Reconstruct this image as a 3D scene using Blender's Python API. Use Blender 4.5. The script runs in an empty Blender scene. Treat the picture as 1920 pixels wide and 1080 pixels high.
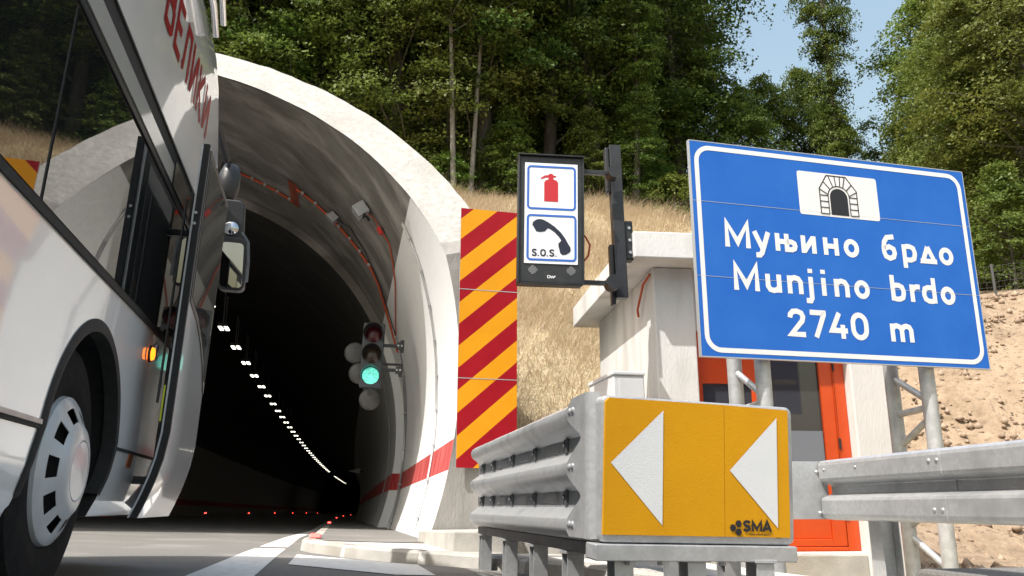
import bpy, bmesh, math, random
from mathutils import Vector, Matrix, Euler
import numpy as np
R = math.radians
scn = bpy.context.scene
COL = scn.collection
rnd = random.Random(7)

# ------------------------------------------------------------------ camera, sky, sun, exposure
cam_d = bpy.data.cameras.new('camera'); cam = bpy.data.objects.new('camera', cam_d); COL.objects.link(cam)
cam_d.sensor_width = 36; cam_d.lens = 1557 / 1920 * 36
cam_d.clip_start = .05; cam_d.clip_end = 3000
cam.location = (0, 0, .42)
cam.rotation_euler = (R(90 + 14.7526), 0, R(-11.241))
scn.camera = cam

SUN_AZ, SUN_EL = R(121), R(57)                  # azimuth measured from +Y (tunnel axis) towards -X
S = Vector((-math.sin(SUN_AZ) * math.cos(SUN_EL), math.cos(SUN_AZ) * math.cos(SUN_EL), math.sin(SUN_EL)))
w = bpy.data.worlds.new('World'); scn.world = w; w.use_nodes = True
nt = w.node_tree; bg = nt.nodes['Background']
sky = nt.nodes.new('ShaderNodeTexSky'); sky.sky_type = 'NISHITA'; sky.sun_disc = False
sky.sun_elevation = SUN_EL; sky.sun_rotation = math.atan2(S.x, S.y)
sky.air_density = 2.25; sky.dust_density = 5; sky.ozone_density = 1.3
nt.links.new(sky.outputs[0], bg.inputs[0]); bg.inputs[1].default_value = .145
sl = bpy.data.lights.new('sun', 'SUN'); so = bpy.data.objects.new('sun', sl); COL.objects.link(so)
sl.energy = 4.1; sl.angle = R(.53); sl.color = (1, .965, .92)
so.rotation_euler = S.to_track_quat('Z', 'Y').to_euler()
scn.view_settings.view_transform = 'Standard'; scn.view_settings.look = 'None'
scn.view_settings.gamma = 1; scn.view_settings.exposure = .66
scn.cycles.max_bounces = 8; scn.cycles.diffuse_bounces = 4; scn.cycles.glossy_bounces = 4
scn.cycles.use_denoising = True
scn.cycles.caustics_reflective = False; scn.cycles.caustics_refractive = False

# ------------------------------------------------------------------ materials
def pmat(name, c1, c2=None, rough=.6, metal=0, scale=6, detail=6, bump=0, bscale=None, coat=0, voro=0, c3=None, s3=1.2,
         ior=1.5, emit=None, es=0, lo=.35, hi=.65, stretch=None, spec=None, bdist=.02):
    m = bpy.data.materials.new(name); m.use_nodes = True
    t = m.node_tree; p = t.nodes['Principled BSDF']; L = t.links.new
    p.inputs['Roughness'].default_value = rough; p.inputs['Metallic'].default_value = metal
    p.inputs['IOR'].default_value = ior; p.inputs['Coat Weight'].default_value = coat; p.inputs['Coat Roughness'].default_value = .04
    if spec is not None: p.inputs['Specular IOR Level'].default_value = spec
    p.inputs['Base Color'].default_value = (*c1, 1)
    tc = t.nodes.new('ShaderNodeTexCoord'); vec = tc.outputs['Object']
    if stretch:
        mp = t.nodes.new('ShaderNodeMapping'); mp.inputs['Scale'].default_value = stretch; L(vec, mp.inputs[0]); vec = mp.outputs[0]
    if c2:
        if voro:
            n = t.nodes.new('ShaderNodeTexVoronoi'); n.inputs['Scale'].default_value = voro; L(vec, n.inputs['Vector'])
            sp = t.nodes.new('ShaderNodeSeparateColor'); L(n.outputs['Color'], sp.inputs[0]); fac = sp.outputs[0]
        else:
            n = t.nodes.new('ShaderNodeTexNoise'); n.inputs['Scale'].default_value = scale; n.inputs['Detail'].default_value = detail
            n.inputs['Roughness'].default_value = .65; L(vec, n.inputs['Vector']); fac = n.outputs[0]
        rp = t.nodes.new('ShaderNodeValToRGB'); L(fac, rp.inputs[0])
        rp.color_ramp.elements[0].position = 0 if voro else lo; rp.color_ramp.elements[0].color = (*c1, 1)
        rp.color_ramp.elements[1].position = 1 if voro else hi; rp.color_ramp.elements[1].color = (*c2, 1)
        out = rp.outputs[0]
        if c3:
            n3 = t.nodes.new('ShaderNodeTexNoise'); n3.inputs['Scale'].default_value = s3; n3.inputs['Detail'].default_value = 5
            L(vec, n3.inputs['Vector'])
            r3 = t.nodes.new('ShaderNodeValToRGB'); L(n3.outputs[0], r3.inputs[0])
            r3.color_ramp.elements[0].position = .5; r3.color_ramp.elements[1].position = .68
            mx = t.nodes.new('ShaderNodeMix'); mx.data_type = 'RGBA'; L(r3.outputs[0], mx.inputs[0]); L(out, mx.inputs[6]); mx.inputs[7].default_value = (*c3, 1)
            out = mx.outputs[2]
        L(out, p.inputs['Base Color'])
    if bump:
        nb = t.nodes.new('ShaderNodeTexNoise'); nb.inputs['Scale'].default_value = bscale or scale * 4; nb.inputs['Detail'].default_value = 8
        L(vec, nb.inputs['Vector'])
        b = t.nodes.new('ShaderNodeBump'); b.inputs['Strength'].default_value = bump; b.inputs['Distance'].default_value = bdist
        L(nb.outputs[0], b.inputs['Height']); L(b.outputs[0], p.inputs['Normal'])
    if emit:
        p.inputs['Emission Color'].default_value = (*emit, 1); p.inputs['Emission Strength'].default_value = es
    return m

M = {}
M['asphalt'] = pmat('asphalt', (.115, .112, .106), (.2, .193, .18), .85, scale=90, bump=.35, bscale=240, c3=(.22, .21, .195), s3=.9)
M['road_paint'] = pmat('road_paint', (.72, .72, .7), (.5, .5, .48), .6, scale=14, lo=.45, hi=.8, bump=.2, bscale=200)
M['kerb'] = pmat('kerb_concrete', (.36, .345, .315), (.45, .432, .395), .85, scale=5, bump=.25, bscale=90, c3=(.3, .27, .23))
M['mortar'] = pmat('mortar', (.62, .6, .55), (.52, .5, .45), .9, scale=20, bump=.3)
M['pave'] = pmat('pavement_concrete', (.52, .5, .46), (.6, .58, .54), .9, scale=3, bump=.3, bscale=60, c3=(.3, .28, .25))
M['concrete_face'] = pmat('rough_bright_concrete', (.30, .29, .272), (.39, .38, .36), .9, scale=9, bump=.6, bscale=16, c3=(.29, .278, .258), s3=1.1, bdist=.03)  # lighter copy for the slanted rim; sunlight put into the colour
M['concrete_grey'] = pmat('grey_cast_concrete', (.24, .23, .215), (.34, .33, .31), .85, scale=3, bump=.35, bscale=50, c3=(.2, .19, .18), stretch=(1, 1, .35))
M['white_wall'] = pmat('white_render', (.62, .61, .59), (.7, .69, .67), .85, scale=2.2, bump=.22, bscale=60, c3=(.52, .51, .485), s3=2.6, stretch=(1, 1, .3))
M['galv'] = pmat('galvanised_steel', (.48, .49, .495), (.55, .56, .57), .42, .55, voro=55, bump=.07, bscale=30, c3=(.40, .41, .42), s3=5)
M['galv_fine'] = pmat('galvanised_tube', (.42, .43, .43), (.56, .57, .57), .5, .45, scale=14, bump=.06, bscale=50, c3=(.36, .37, .38), s3=4)
M['galv_dark'] = pmat('shaded_dark_steel', (.09, .095, .1), (.16, .165, .17), .5, .6, scale=12)  # dark steel; on recessed cushion parts the tone stands for shade
M['black_metal'] = pmat('black_painted_metal', (.018, .019, .022), (.03, .031, .034), .42, 0, scale=8, bump=.05)
M['rubber'] = pmat('black_rubber', (.012, .012, .012), (.022, .022, .022), .75, scale=30, bump=.1)
M['tyre'] = pmat('tyre_rubber', (.010, .010, .010), (.018, .0175, .017), .85, scale=20, bump=.15, spec=.12)
M['bus_white'] = pmat('white_bus_paint', (.89, .895, .91), (.84, .845, .86), .3, scale=1.2, coat=1)
M['bus_red'] = pmat('red_lettering', (.26, .005, .008), None, .4, spec=.25)
M['bus_glass'] = pmat('tinted_bus_glass', (.012, .014, .015), None, .015, ior=2.1)
M['door_pane'] = pmat('coach_door_glass', (.06, .065, .065), None, .02, ior=2.0)
M['pale_glass'] = pmat('pale_vent_glass', (.46, .47, .46), None, .05, ior=1.8)
M['hub'] = pmat('wheel_cover_paint', (.6, .61, .62), (.52, .53, .54), .35, .1, scale=7, coat=.3)
M['chrome'] = pmat('polished_steel', (.75, .75, .76), None, .15, 1)
M['mirror'] = pmat('mirror_glass', (.5, .52, .55), None, .02, 1)
M['amber_lit'] = pmat('amber_lamp', (.6, .16, .01), None, .2, emit=(1, .22, .01), es=2.2)
M['amber'] = pmat('amber_reflector', (.3, .08, .01), None, .2)
M['yellow_tag'] = pmat('yellow_door_strip', (.55, .6, .03), None, .4)
def sheeting(name, c, c2):                      # retroreflective sheeting: fine woven bump
    m = pmat(name, c, c2, .45, scale=2.2, bump=.3, bscale=170, spec=.22, bdist=.004)
    return m
M['blue'] = sheeting('blue_sheeting', (.017, .122, .5), (.025, .145, .54))
M['white_sheet'] = sheeting('white_sheeting', (.8, .8, .8), (.74, .75, .76))
M['yellow'] = sheeting('yellow_sheeting', (.72, .345, .006), (.65, .30, .005))
M['stripe_red'] = sheeting('red_sheeting', (.28, .003, .010), (.34, .006, .014))
M['stripe_yellow'] = sheeting('amber_sheeting', (.68, .285, .007), (.74, .32, .010))
M['sign_black'] = pmat('black_print', (.015, .015, .018), None, .45)
M['navy_print'] = pmat('dark_navy_print', (.012, .016, .035), None, .45)
M['red_print'] = pmat('red_print', (.5, .02, .03), None, .4)
M['sos_white'] = pmat('white_sign_face', (.82, .83, .85), None, .35, coat=.3)
M['sos_blue'] = pmat('blue_sign_print', (.03, .13, .5), None, .35, coat=.3)
M['alu'] = pmat('aluminium_edge', (.6, .61, .62), None, .4, .6)
M['orange'] = pmat('orange_door_paint', (.62, .075, .008), (.56, .06, .007), .4, scale=3, coat=.2)
M['door_glass'] = pmat('door_glass', (.05, .05, .055), None, .04, ior=1.7)
M['door_blind'] = pmat('grey_blind', (.17, .185, .215), None, .5)
M['cabinet'] = pmat('grey_cabinet', (.62, .63, .64), (.56, .57, .58), .5, scale=3)
M['red_plastic'] = pmat('red_plastic', (.55, .03, .03), None, .5)
M['orange_cable'] = pmat('orange_cable', (.5, .075, .02), (.4, .055, .015), .55, scale=20)
M['steel_dull'] = pmat('dull_steel', (.4, .41, .42), (.5, .51, .52), .4, .6, scale=8)
M['grey_box'] = pmat('grey_box', (.35, .36, .38), (.42, .43, .45), .4, .3, scale=8)
M['signal_body'] = pmat('signal_grey', (.035, .043, .052), (.05, .058, .068), .45, scale=6)
M['signal_black'] = pmat('signal_visor', (.012, .012, .013), None, .5)
M['red_lens'] = pmat('unlit_red_lens', (.07, .008, .01), None, .25)
M['amber_lens'] = pmat('unlit_amber_lens', (.05, .035, .02), None, .25)
M['green_lens'] = pmat('lit_green_lens', (.1, .5, .4), None, .3, emit=(.22, 1, .78), es=.85)
_t = M['green_lens'].node_tree; _v = _t.nodes.new('ShaderNodeTexVoronoi'); _v.inputs['Scale'].default_value = 45; _c = _t.nodes.new('ShaderNodeTexCoord'); _t.links.new(_c.outputs['Object'], _v.inputs['Vector'])
_m = _t.nodes.new('ShaderNodeMapRange'); _m.inputs[1].default_value = 0; _m.inputs[2].default_value = .7; _m.inputs[3].default_value = 1.05; _m.inputs[4].default_value = .3; _t.links.new(_v.outputs['Distance'], _m.inputs[0]); _t.links.new(_m.outputs[0], _t.nodes['Principled BSDF'].inputs['Emission Strength'])
M['disc'] = pmat('grey_lamp_back', (.06, .06, .06), (.09, .09, .09), .5, scale=12)
M['lamp'] = pmat('led_lamp', (.8, .8, .8), None, .5, emit=(1, .95, .78), es=3.2)
M['stud'] = pmat('red_stud_lamp', (.6, .02, .02), None, .4, emit=(1, .05, .04), es=7)
M['stud_body'] = pmat('stud_housing', (.5, .4, .4), None, .5)
M['bark'] = pmat('bark', (.06, .052, .042), (.115, .105, .088), .9, scale=6, bump=.6, bscale=20, stretch=(1, 1, .3))
M['bark_pale'] = pmat('pale_bark', (.16, .15, .13), (.26, .245, .22), .9, scale=5, bump=.5, bscale=18, stretch=(1, 1, .4))
M['wood'] = pmat('cut_wood', (.35, .3, .24), (.42, .37, .3), .9, scale=9)
M['wire'] = pmat('fence_wire', (.1, .1, .1), None, .5, .4)
M['stone'] = pmat('stones', (.2, .135, .09), (.38, .29, .21), .9, scale=3, bump=.4)

def leaf_mat(name, ca, cb, cc, tr=.42):
    m = bpy.data.materials.new(name); m.use_nodes = True; t = m.node_tree; L = t.links.new
    p = t.nodes['Principled BSDF']; out = t.nodes['Material Output']
    g = t.nodes.new('ShaderNodeNewGeometry'); rp = t.nodes.new('ShaderNodeValToRGB')
    at = t.nodes.new('ShaderNodeAttribute'); at.attribute_name = 'branch_tint'
    ma = t.nodes.new('ShaderNodeMath'); ma.operation = 'MULTIPLY_ADD'; L(g.outputs['Random Per Island'], ma.inputs[0]); ma.inputs[1].default_value = .45
    mb_ = t.nodes.new('ShaderNodeMath'); mb_.operation = 'MULTIPLY'; L(at.outputs['Fac'], mb_.inputs[0]); mb_.inputs[1].default_value = .55; L(mb_.outputs[0], ma.inputs[2])
    L(ma.outputs[0], rp.inputs[0])
    e = rp.color_ramp.elements; e[0].color = (*ca, 1); e[1].color = (*cc, 1); x = e.new(.55); x.color = (*cb, 1)
    oi = t.nodes.new('ShaderNodeObjectInfo'); hs = t.nodes.new('ShaderNodeHueSaturation')
    mr = t.nodes.new('ShaderNodeMapRange'); mr.inputs[3].default_value = .47; mr.inputs[4].default_value = .515; L(oi.outputs['Random'], mr.inputs[0])
    mv = t.nodes.new('ShaderNodeMapRange'); mv.inputs[3].default_value = .75; mv.inputs[4].default_value = 1.2; L(oi.outputs['Random'], mv.inputs[0])
    L(mr.outputs[0], hs.inputs['Hue']); L(mv.outputs[0], hs.inputs['Value']); L(rp.outputs[0], hs.inputs['Color'])
    L(hs.outputs[0], p.inputs['Base Color']); p.inputs['Roughness'].default_value = .55; p.inputs['Specular IOR Level'].default_value = .35
    tb = t.nodes.new('ShaderNodeBsdfTranslucent'); L(hs.outputs[0], tb.inputs[0])
    ms = t.nodes.new('ShaderNodeMixShader'); ms.inputs[0].default_value = tr; L(p.outputs[0], ms.inputs[1]); L(tb.outputs[0], ms.inputs[2]); L(ms.outputs[0], out.inputs[0])
    return m
M['leaf_dark'] = leaf_mat('dark_leaves', (.036, .072, .015), (.075, .13, .027), (.145, .215, .048))
M['leaf_mid'] = leaf_mat('mid_green_leaves', (.055, .105, .018), (.11, .18, .032), (.2, .275, .055))
M['leaf_olive'] = leaf_mat('olive_leaves', (.07, .108, .021), (.14, .188, .038), (.235, .28, .065))
M['leaf_bright'] = leaf_mat('bright_green_leaves', (.07, .12, .018), (.13, .2, .03), (.21, .28, .05))
M['grass'] = leaf_mat('dry_grass_blades', (.56, .475, .31), (.74, .65, .45), (.86, .78, .58), .3)

def terrain_mat():
    m = pmat('hill_ground', (.38, .315, .195), (.48, .405, .265), .95, scale=2.5, bump=1.0, bscale=8, bdist=.06, c3=(.3, .245, .145), s3=.6)
    t = m.node_tree; L = t.links.new; p = t.nodes['Principled BSDF']; base = p.inputs['Base Color'].links[0].from_socket
    tc = t.nodes.new('ShaderNodeTexCoord'); sx = t.nodes.new('ShaderNodeSeparateXYZ'); L(tc.outputs['Object'], sx.inputs[0])
    nz = t.nodes.new('ShaderNodeTexNoise'); nz.inputs['Scale'].default_value = .8; L(tc.outputs['Object'], nz.inputs['Vector'])
    ad = t.nodes.new('ShaderNodeMath'); ad.operation = 'MULTIPLY_ADD'; L(nz.outputs[0], ad.inputs[0]); ad.inputs[1].default_value = 2.5; sk = t.nodes.new('ShaderNodeMath'); sk.operation = 'MULTIPLY_ADD'; L(sx.outputs[1], sk.inputs[0]); sk.inputs[1].default_value = -.33; L(sx.outputs[0], sk.inputs[2]); L(sk.outputs[0], ad.inputs[2])
    def step(inp, a, b):
        r = t.nodes.new('ShaderNodeMapRange'); r.inputs[1].default_value = a; r.inputs[2].default_value = b; L(inp, r.inputs[0]); return r.outputs[0]
    def ramp(scale, ca, cb, lo=.35, hi=.65):
        n = t.nodes.new('ShaderNodeTexNoise'); n.inputs['Scale'].default_value = scale; n.inputs['Detail'].default_value = 10; n.inputs['Roughness'].default_value = .7
        L(tc.outputs['Object'], n.inputs['Vector']); r = t.nodes.new('ShaderNodeValToRGB'); L(n.outputs[0], r.inputs[0])
        r.color_ramp.elements[0].position = lo; r.color_ramp.elements[1].position = hi
        r.color_ramp.elements[0].color = (*ca, 1); r.color_ramp.elements[1].color = (*cb, 1); return r.outputs[0]
    def mix(f, a, b):
        mx = t.nodes.new('ShaderNodeMix'); mx.data_type = 'RGBA'; L(f, mx.inputs[0]); L(a, mx.inputs[6]); L(b, mx.inputs[7]); return mx.outputs[2]
    dirt = ramp(3.5, (.175, .12, .075), (.33, .245, .165))
    dk = ramp(9, (.07, .046, .029), (.3, .22, .148), .36, .46); dirt = mix(step(dk, .0, 1.0), dk, dirt) if False else mix(ramp(1.1, (0, 0, 0), (1, 1, 1), .42, .6), dirt, dk)  # dark clods, and crevice shade put into the soil colour
    c = mix(step(ad.outputs[0], 4.2, 4.8), base, dirt)
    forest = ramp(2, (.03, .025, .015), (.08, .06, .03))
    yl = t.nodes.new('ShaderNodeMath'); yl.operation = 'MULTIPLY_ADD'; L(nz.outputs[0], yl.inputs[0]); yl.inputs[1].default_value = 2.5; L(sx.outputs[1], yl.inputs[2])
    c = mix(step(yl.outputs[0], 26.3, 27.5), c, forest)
    L(c, p.inputs['Base Color'])
    return m
M['terrain'] = terrain_mat()

def lining_mat(name, top1, top2, dark):
    # white wall paint up to 4.16 m, the red band, bare or blackened concrete above: painted zones; dark greys the white, putting dim light into colour
    m = pmat(name, top1, top2, .85, scale=.9, bump=.25, bscale=12, c3=tuple(x * 1.35 for x in top2), s3=1.1, stretch=(1, 1.6, 1))
    t = m.node_tree; L = t.links.new; p = t.nodes['Principled BSDF']; base = p.inputs['Base Color'].links[0].from_socket
    tc = t.nodes.new('ShaderNodeTexCoord'); sx = t.nodes.new('ShaderNodeSeparateXYZ'); L(tc.outputs['Object'], sx.inputs[0])
    yy = t.nodes.new('ShaderNodeMath'); yy.operation = 'SUBTRACT'; L(sx.outputs[1], yy.inputs[0]); yy.inputs[1].default_value = 9
    y2 = t.nodes.new('ShaderNodeMath'); y2.operation = 'MAXIMUM'; L(yy.outputs[0], y2.inputs[0]); y2.inputs[1].default_value = 0
    z = t.nodes.new('ShaderNodeMath'); z.operation = 'MULTIPLY_ADD'; L(y2.outputs[0], z.inputs[0]); z.inputs[1].default_value = .007; L(sx.outputs[2], z.inputs[2])
    def gt(v):
        n = t.nodes.new('ShaderNodeMath'); n.operation = 'GREATER_THAN'; L(z.outputs[0], n.inputs[0]); n.inputs[1].default_value = v; return n.outputs[0]
    nz = t.nodes.new('ShaderNodeTexNoise'); nz.inputs['Scale'].default_value = 1.4; nz.inputs['Detail'].default_value = 6; L(tc.outputs['Object'], nz.inputs['Vector'])
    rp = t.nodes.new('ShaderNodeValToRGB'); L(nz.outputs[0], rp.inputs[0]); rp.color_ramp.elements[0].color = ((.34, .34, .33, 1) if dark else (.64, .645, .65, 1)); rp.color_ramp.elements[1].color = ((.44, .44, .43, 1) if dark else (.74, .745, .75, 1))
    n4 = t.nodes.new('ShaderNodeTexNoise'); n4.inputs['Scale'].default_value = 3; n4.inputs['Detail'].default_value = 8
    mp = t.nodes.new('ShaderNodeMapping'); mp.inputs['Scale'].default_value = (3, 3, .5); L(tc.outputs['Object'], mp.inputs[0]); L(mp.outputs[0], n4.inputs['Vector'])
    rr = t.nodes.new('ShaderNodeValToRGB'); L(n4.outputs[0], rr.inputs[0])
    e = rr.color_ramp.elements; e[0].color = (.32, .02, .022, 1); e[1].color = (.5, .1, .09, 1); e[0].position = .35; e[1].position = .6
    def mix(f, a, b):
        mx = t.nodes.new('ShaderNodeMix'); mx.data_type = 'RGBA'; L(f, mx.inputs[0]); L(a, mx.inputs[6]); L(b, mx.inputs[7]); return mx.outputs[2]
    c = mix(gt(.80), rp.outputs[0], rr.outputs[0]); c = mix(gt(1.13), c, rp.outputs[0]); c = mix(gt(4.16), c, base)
    L(c, p.inputs['Base Color'])
    return m
M['vault'] = lining_mat('portal_lining', (.105, .099, .09), (.205, .198, .184), False)
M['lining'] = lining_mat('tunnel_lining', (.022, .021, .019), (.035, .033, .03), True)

# ------------------------------------------------------------------ mesh helpers
class MB:
    def __init__(s): s.v = []; s.f = []; s.m = []
    def add(s, vs, fs, mi=0):
        o = len(s.v); s.v += [tuple(v) for v in vs]; s.f += [tuple(i + o for i in f) for f in fs]; s.m += [mi] * len(fs); return s
    def box(s, c, d, rot=None, mi=0):
        x, y, z = d[0] / 2, d[1] / 2, d[2] / 2
        vs = [Vector((a * x, b * y, e * z)) for e in (-1, 1) for a, b in ((-1, -1), (1, -1), (1, 1), (-1, 1))]
        if rot is not None: vs = [rot @ v for v in vs]
        c = Vector(c)
        return s.add([v + c for v in vs], [(3, 2, 1, 0), (4, 5, 6, 7), (0, 1, 5, 4), (1, 2, 6, 5), (2, 3, 7, 6), (3, 0, 4, 7)], mi)
    def tube(s, pts, r, n=10, mi=0, caps=True, radii=None):
        pts = [Vector(p) for p in pts]; rings = []; up = None
        for i, p in enumerate(pts):
            d = (pts[min(i + 1, len(pts) - 1)] - pts[max(i - 1, 0)]).normalized()
            if up is None:
                up = Vector((0, 0, 1)) if abs(d.z) < .9 else Vector((1, 0, 0))
            a = d.cross(up).normalized(); b = a.cross(d).normalized(); up = b
            rr = radii[i] if radii else r
            rings.append([p + (a * math.cos(k * 2 * math.pi / n) + b * math.sin(k * 2 * math.pi / n)) * rr for k in range(n)])
        vs = [v for g in rings for v in g]; fs = []
        for i in range(len(pts) - 1):
            for k in range(n):
                fs.append((i * n + k, i * n + (k + 1) % n, (i + 1) * n + (k + 1) % n, (i + 1) * n + k))
        if caps:
            fs.append(tuple(range(n - 1, -1, -1))); fs.append(tuple((len(pts) - 1) * n + k for k in range(n)))
        return s.add(vs, fs, mi)
    def lathe(s, o, ax, prof, n=32, mi=0, skip=None, closed=False):
        o = Vector(o); ax = Vector(ax).normalized(); a = ax.orthogonal().normalized(); b = ax.cross(a)
        vs = []; fs = []
        for (r, h) in prof:
            for k in range(n):
                t = 2 * math.pi * k / n; vs.append(o + ax * h + (a * math.cos(t) + b * math.sin(t)) * r)
        P = len(prof)
        for i in range(P - (0 if closed else 1)):
            for k in range(n):
                if skip and skip(i, k): continue
                j = (i + 1) % P
                fs.append((i * n + k, i * n + (k + 1) % n, j * n + (k + 1) % n, j * n + k))
        return s.add(vs, fs, mi)
    def prism(s, poly, fr, d0, d1, mi=0):
        # poly: 2-D points; fr(u, v, d) -> 3-D
        n = len(poly); vs = [fr(u, v, d0) for u, v in poly] + [fr(u, v, d1) for u, v in poly]
        fs = [tuple(range(n - 1, -1, -1)), tuple(range(n, 2 * n))] + [(i, (i + 1) % n, n + (i + 1) % n, n + i) for i in range(n)]
        return s.add(vs, fs, mi)
    def flat(s, poly, fr, d, mi=0):
        return s.add([fr(u, v, d) for u, v in poly], [tuple(range(len(poly)))], mi)
    def grid(s, rows, mi=0, closed=False):
        n = len(rows[0]); vs = [p for r in rows for p in r]; fs = []
        for i in range(len(rows) - 1):
            for k in range(n if closed else n - 1):
                fs.append((i * n + k, i * n + (k + 1) % n, (i + 1) * n + (k + 1) % n, (i + 1) * n + k))
        return s.add(vs, fs, mi)
    def stroke(s, pts, wd, fr, d, closed=False, mi=0):
        # mitred flat ribbon
        n = len(pts); L = []; Rr = []
        P = [Vector(p) for p in pts]
        for i in range(n):
            a = P[i - 1] if (i > 0 or closed) else None; b = P[(i + 1) % n] if (i < n - 1 or closed) else None
            d1 = (P[i] - a).normalized() if a is not None else None; d2 = (b - P[i]).normalized() if b is not None else None
            if d1 is None: d1 = d2
            if d2 is None: d2 = d1
            n1 = Vector((-d1.y, d1.x)); n2 = Vector((-d2.y, d2.x)); m = (n1 + n2)
            m = n1 if m.length < 1e-4 else m.normalized(); k = min(1 / max(.35, m.dot(n1)), 2.2)
            L.append(P[i] + m * wd / 2 * k); Rr.append(P[i] - m * wd / 2 * k)
        vs = [fr(p.x, p.y, d) for p in Rr] + [fr(p.x, p.y, d) for p in L]
        fs = [(i, (i + 1) % n, n + (i + 1) % n, n + i) for i in range(n if closed else n - 1)]
        return s.add(vs, fs, mi)
    def build(s, name, mats, parent=None, smooth=None, bevel=0, solid=0, seg=2):
        me = bpy.data.meshes.new(name); me.from_pydata(s.v, [], s.f)
        for m in (mats if isinstance(mats, (list, tuple)) else [mats]): me.materials.append(m)
        me.polygons.foreach_set('material_index', s.m)
        bm = bmesh.new(); bm.from_mesh(me); bmesh.ops.remove_doubles(bm, verts=bm.verts, dist=1e-5)
        bmesh.ops.recalc_face_normals(bm, faces=bm.faces); bm.to_mesh(me); bm.free()
        o = bpy.data.objects.new(name, me); COL.objects.link(o)
        if parent: o.parent = parent
        if solid:
            q = o.modifiers.new('thickness', 'SOLIDIFY'); q.thickness = solid; q.offset = 0
            m2 = bpy.data.meshes.new_from_object(o.evaluated_get(bpy.context.evaluated_depsgraph_get())); o.modifiers.clear()
            o.data = m2; bpy.data.meshes.remove(me); me = m2; me.name = name
        if smooth is not None:
            me.shade_smooth() if hasattr(me, 'shade_smooth') else [setattr(p, 'use_smooth', True) for p in me.polygons]
            if hasattr(me, 'set_sharp_from_angle'): me.set_sharp_from_angle(angle=R(smooth))
        if bevel:
            q = o.modifiers.new('bevel', 'BEVEL'); q.width = bevel; q.segments = seg; q.limit_method = 'ANGLE'; q.angle_limit = R(40)
        return o

def tag(o, label=None, cat=None, group=None, kind=None):
    if label: o['label'] = label
    if cat: o['category'] = cat
    if group: o['group'] = group
    if kind: o['kind'] = kind
    return o
def thing(name, label, cat, loc=(0, 0, 0), rot=(0, 0, 0), group=None):
    o = bpy.data.objects.new(name, None); COL.objects.link(o); o.empty_display_size = .2
    o.location = loc; o.rotation_euler = rot
    return tag(o, label, cat, group)
def dup(root, loc=None, label=None):
    def cp(o, par):
        c = o.copy(); COL.objects.link(c); c.parent = par
        for ch in o.children: cp(ch, c)
        return c
    r = cp(root, None)
    if loc is not None: r.location = loc
    if label: r['label'] = label
    return r
def rrect(u0, v0, u1, v1, r, n=5):
    out = []
    for cx, cy, a0 in ((u1 - r, v1 - r, 0), (u0 + r, v1 - r, 90), (u0 + r, v0 + r, 180), (u1 - r, v0 + r, 270)):
        for k in range(n + 1):
            a = R(a0 + 90 * k / n); out.append((cx + r * math.cos(a), cy + r * math.sin(a)))
    return out
XY = lambda u, v, d: (u, d, v)                   # local frame of upright panels: u right, v up, d depth (negative = towards viewer)

# ------------------------------------------------------------------ ground form
XC, ZC, RI, RO, YP, ZB = -4.05, 1.83, 5.25, 5.86, 9.0, 3.2
TA = math.tan(R(40))
def curve_x(y): return max(0, y - 27) ** 2 / (2 * 2180)
def sag(y): return -.007 * max(0, y - 9)
def zr(x, y=0): return -.03 * max(-14, min(x, 6)) + sag(y)
def rim_y(z): return YP + TA * max(0, z - ZB)

def hill(x, y):
    f = zr(x, 0) - .06
    k = min(1, max(0, (x - 8) / 5)); k = k * k * (3 - 2 * k)
    y0 = 9.3 * (1 - k) + 8.0 * k; sl = .685 * (1 - k) + .77 * k; yc = 24.2 * (1 - k) + 15 * k
    kl = min(1, max(0, (-11 - x) / 8)); y0 = y0 - 3 * kl
    if y <= y0: return f
    t = min(y, yc) - y0; z = f + sl * t - .25 * (1 - math.exp(-t * 1.2))
    if y > yc: z += .27 * min(y - yc, 45)
    z += .10 * math.sin(x * .9 + y * .35) * min(1, t / 4) + .06 * math.sin(x * 2.3 - y * 1.7) * min(1, t / 3)
    return z

def build_terrain():
    xs = list(np.arange(-20, 34.01, .4)); ys = list(np.arange(4, 48.01, .4))
    xs = [-900, -400, -200, -100, -60, -40, -28] + xs + [40, 55, 80, 130, 250, 500, 900]
    ys = [-900, -300, -120, -60, -30, -15, -6, 0] + ys + [55, 65, 80, 110, 180, 330, 420]
    vs = []; idx = {}; ins = {}
    for i, x in enumerate(xs):
        for j, y in enumerate(ys):
            z = hill(x, y)
            if y > 110: z = hill(x, 110)
            if 6 < x and 7.6 < y < 16: z += .17 * (rnd.random() - .5)
            idx[i, j] = len(vs); vs.append((x, y, z))
            dx = abs(x - XC)
            ins[i, j] = dx < RO - .12 and z < ZC + math.sqrt((RO - .12) ** 2 - dx * dx) and 8.2 < y < 60
    fs = []
    for i in range(len(xs) - 1):
        for j in range(len(ys) - 1):
            c = [(i, j), (i + 1, j), (i + 1, j + 1), (i, j + 1)]
            if all(ins[q] for q in c): continue
            fs.append([idx[q] for q in c])
    mb = MB(); mb.add(vs, fs); o = mb.build('hillside_ground', M['terrain'], smooth=60); tag(o, kind='structure')
build_terrain()

# ------------------------------------------------------------------ road, markings, kerbs, pavement
def sheet(name, rows, mat, kind='structure'):
    mb = MB(); mb.grid(rows); o = mb.build(name, mat, smooth=40); tag(o, kind=kind); return o
ysr = [-80, -30, -10, 0, 2, 4, 6, 7, 8, 9] + list(range(12, 330, 6))
rows = []
for y in ysr:
    c = curve_x(y); xr = 3.2 if y < 6.6 else (1.1 if y < 8.9 else 1.3)
    rows.append([(x + c if y > 9 else x, y, zr(x, y)) for x in ((-14 if y < 9 else -9.2), -8, -6, -4, -2, 0, xr)])
sheet('road', rows, M['asphalt'])

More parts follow.
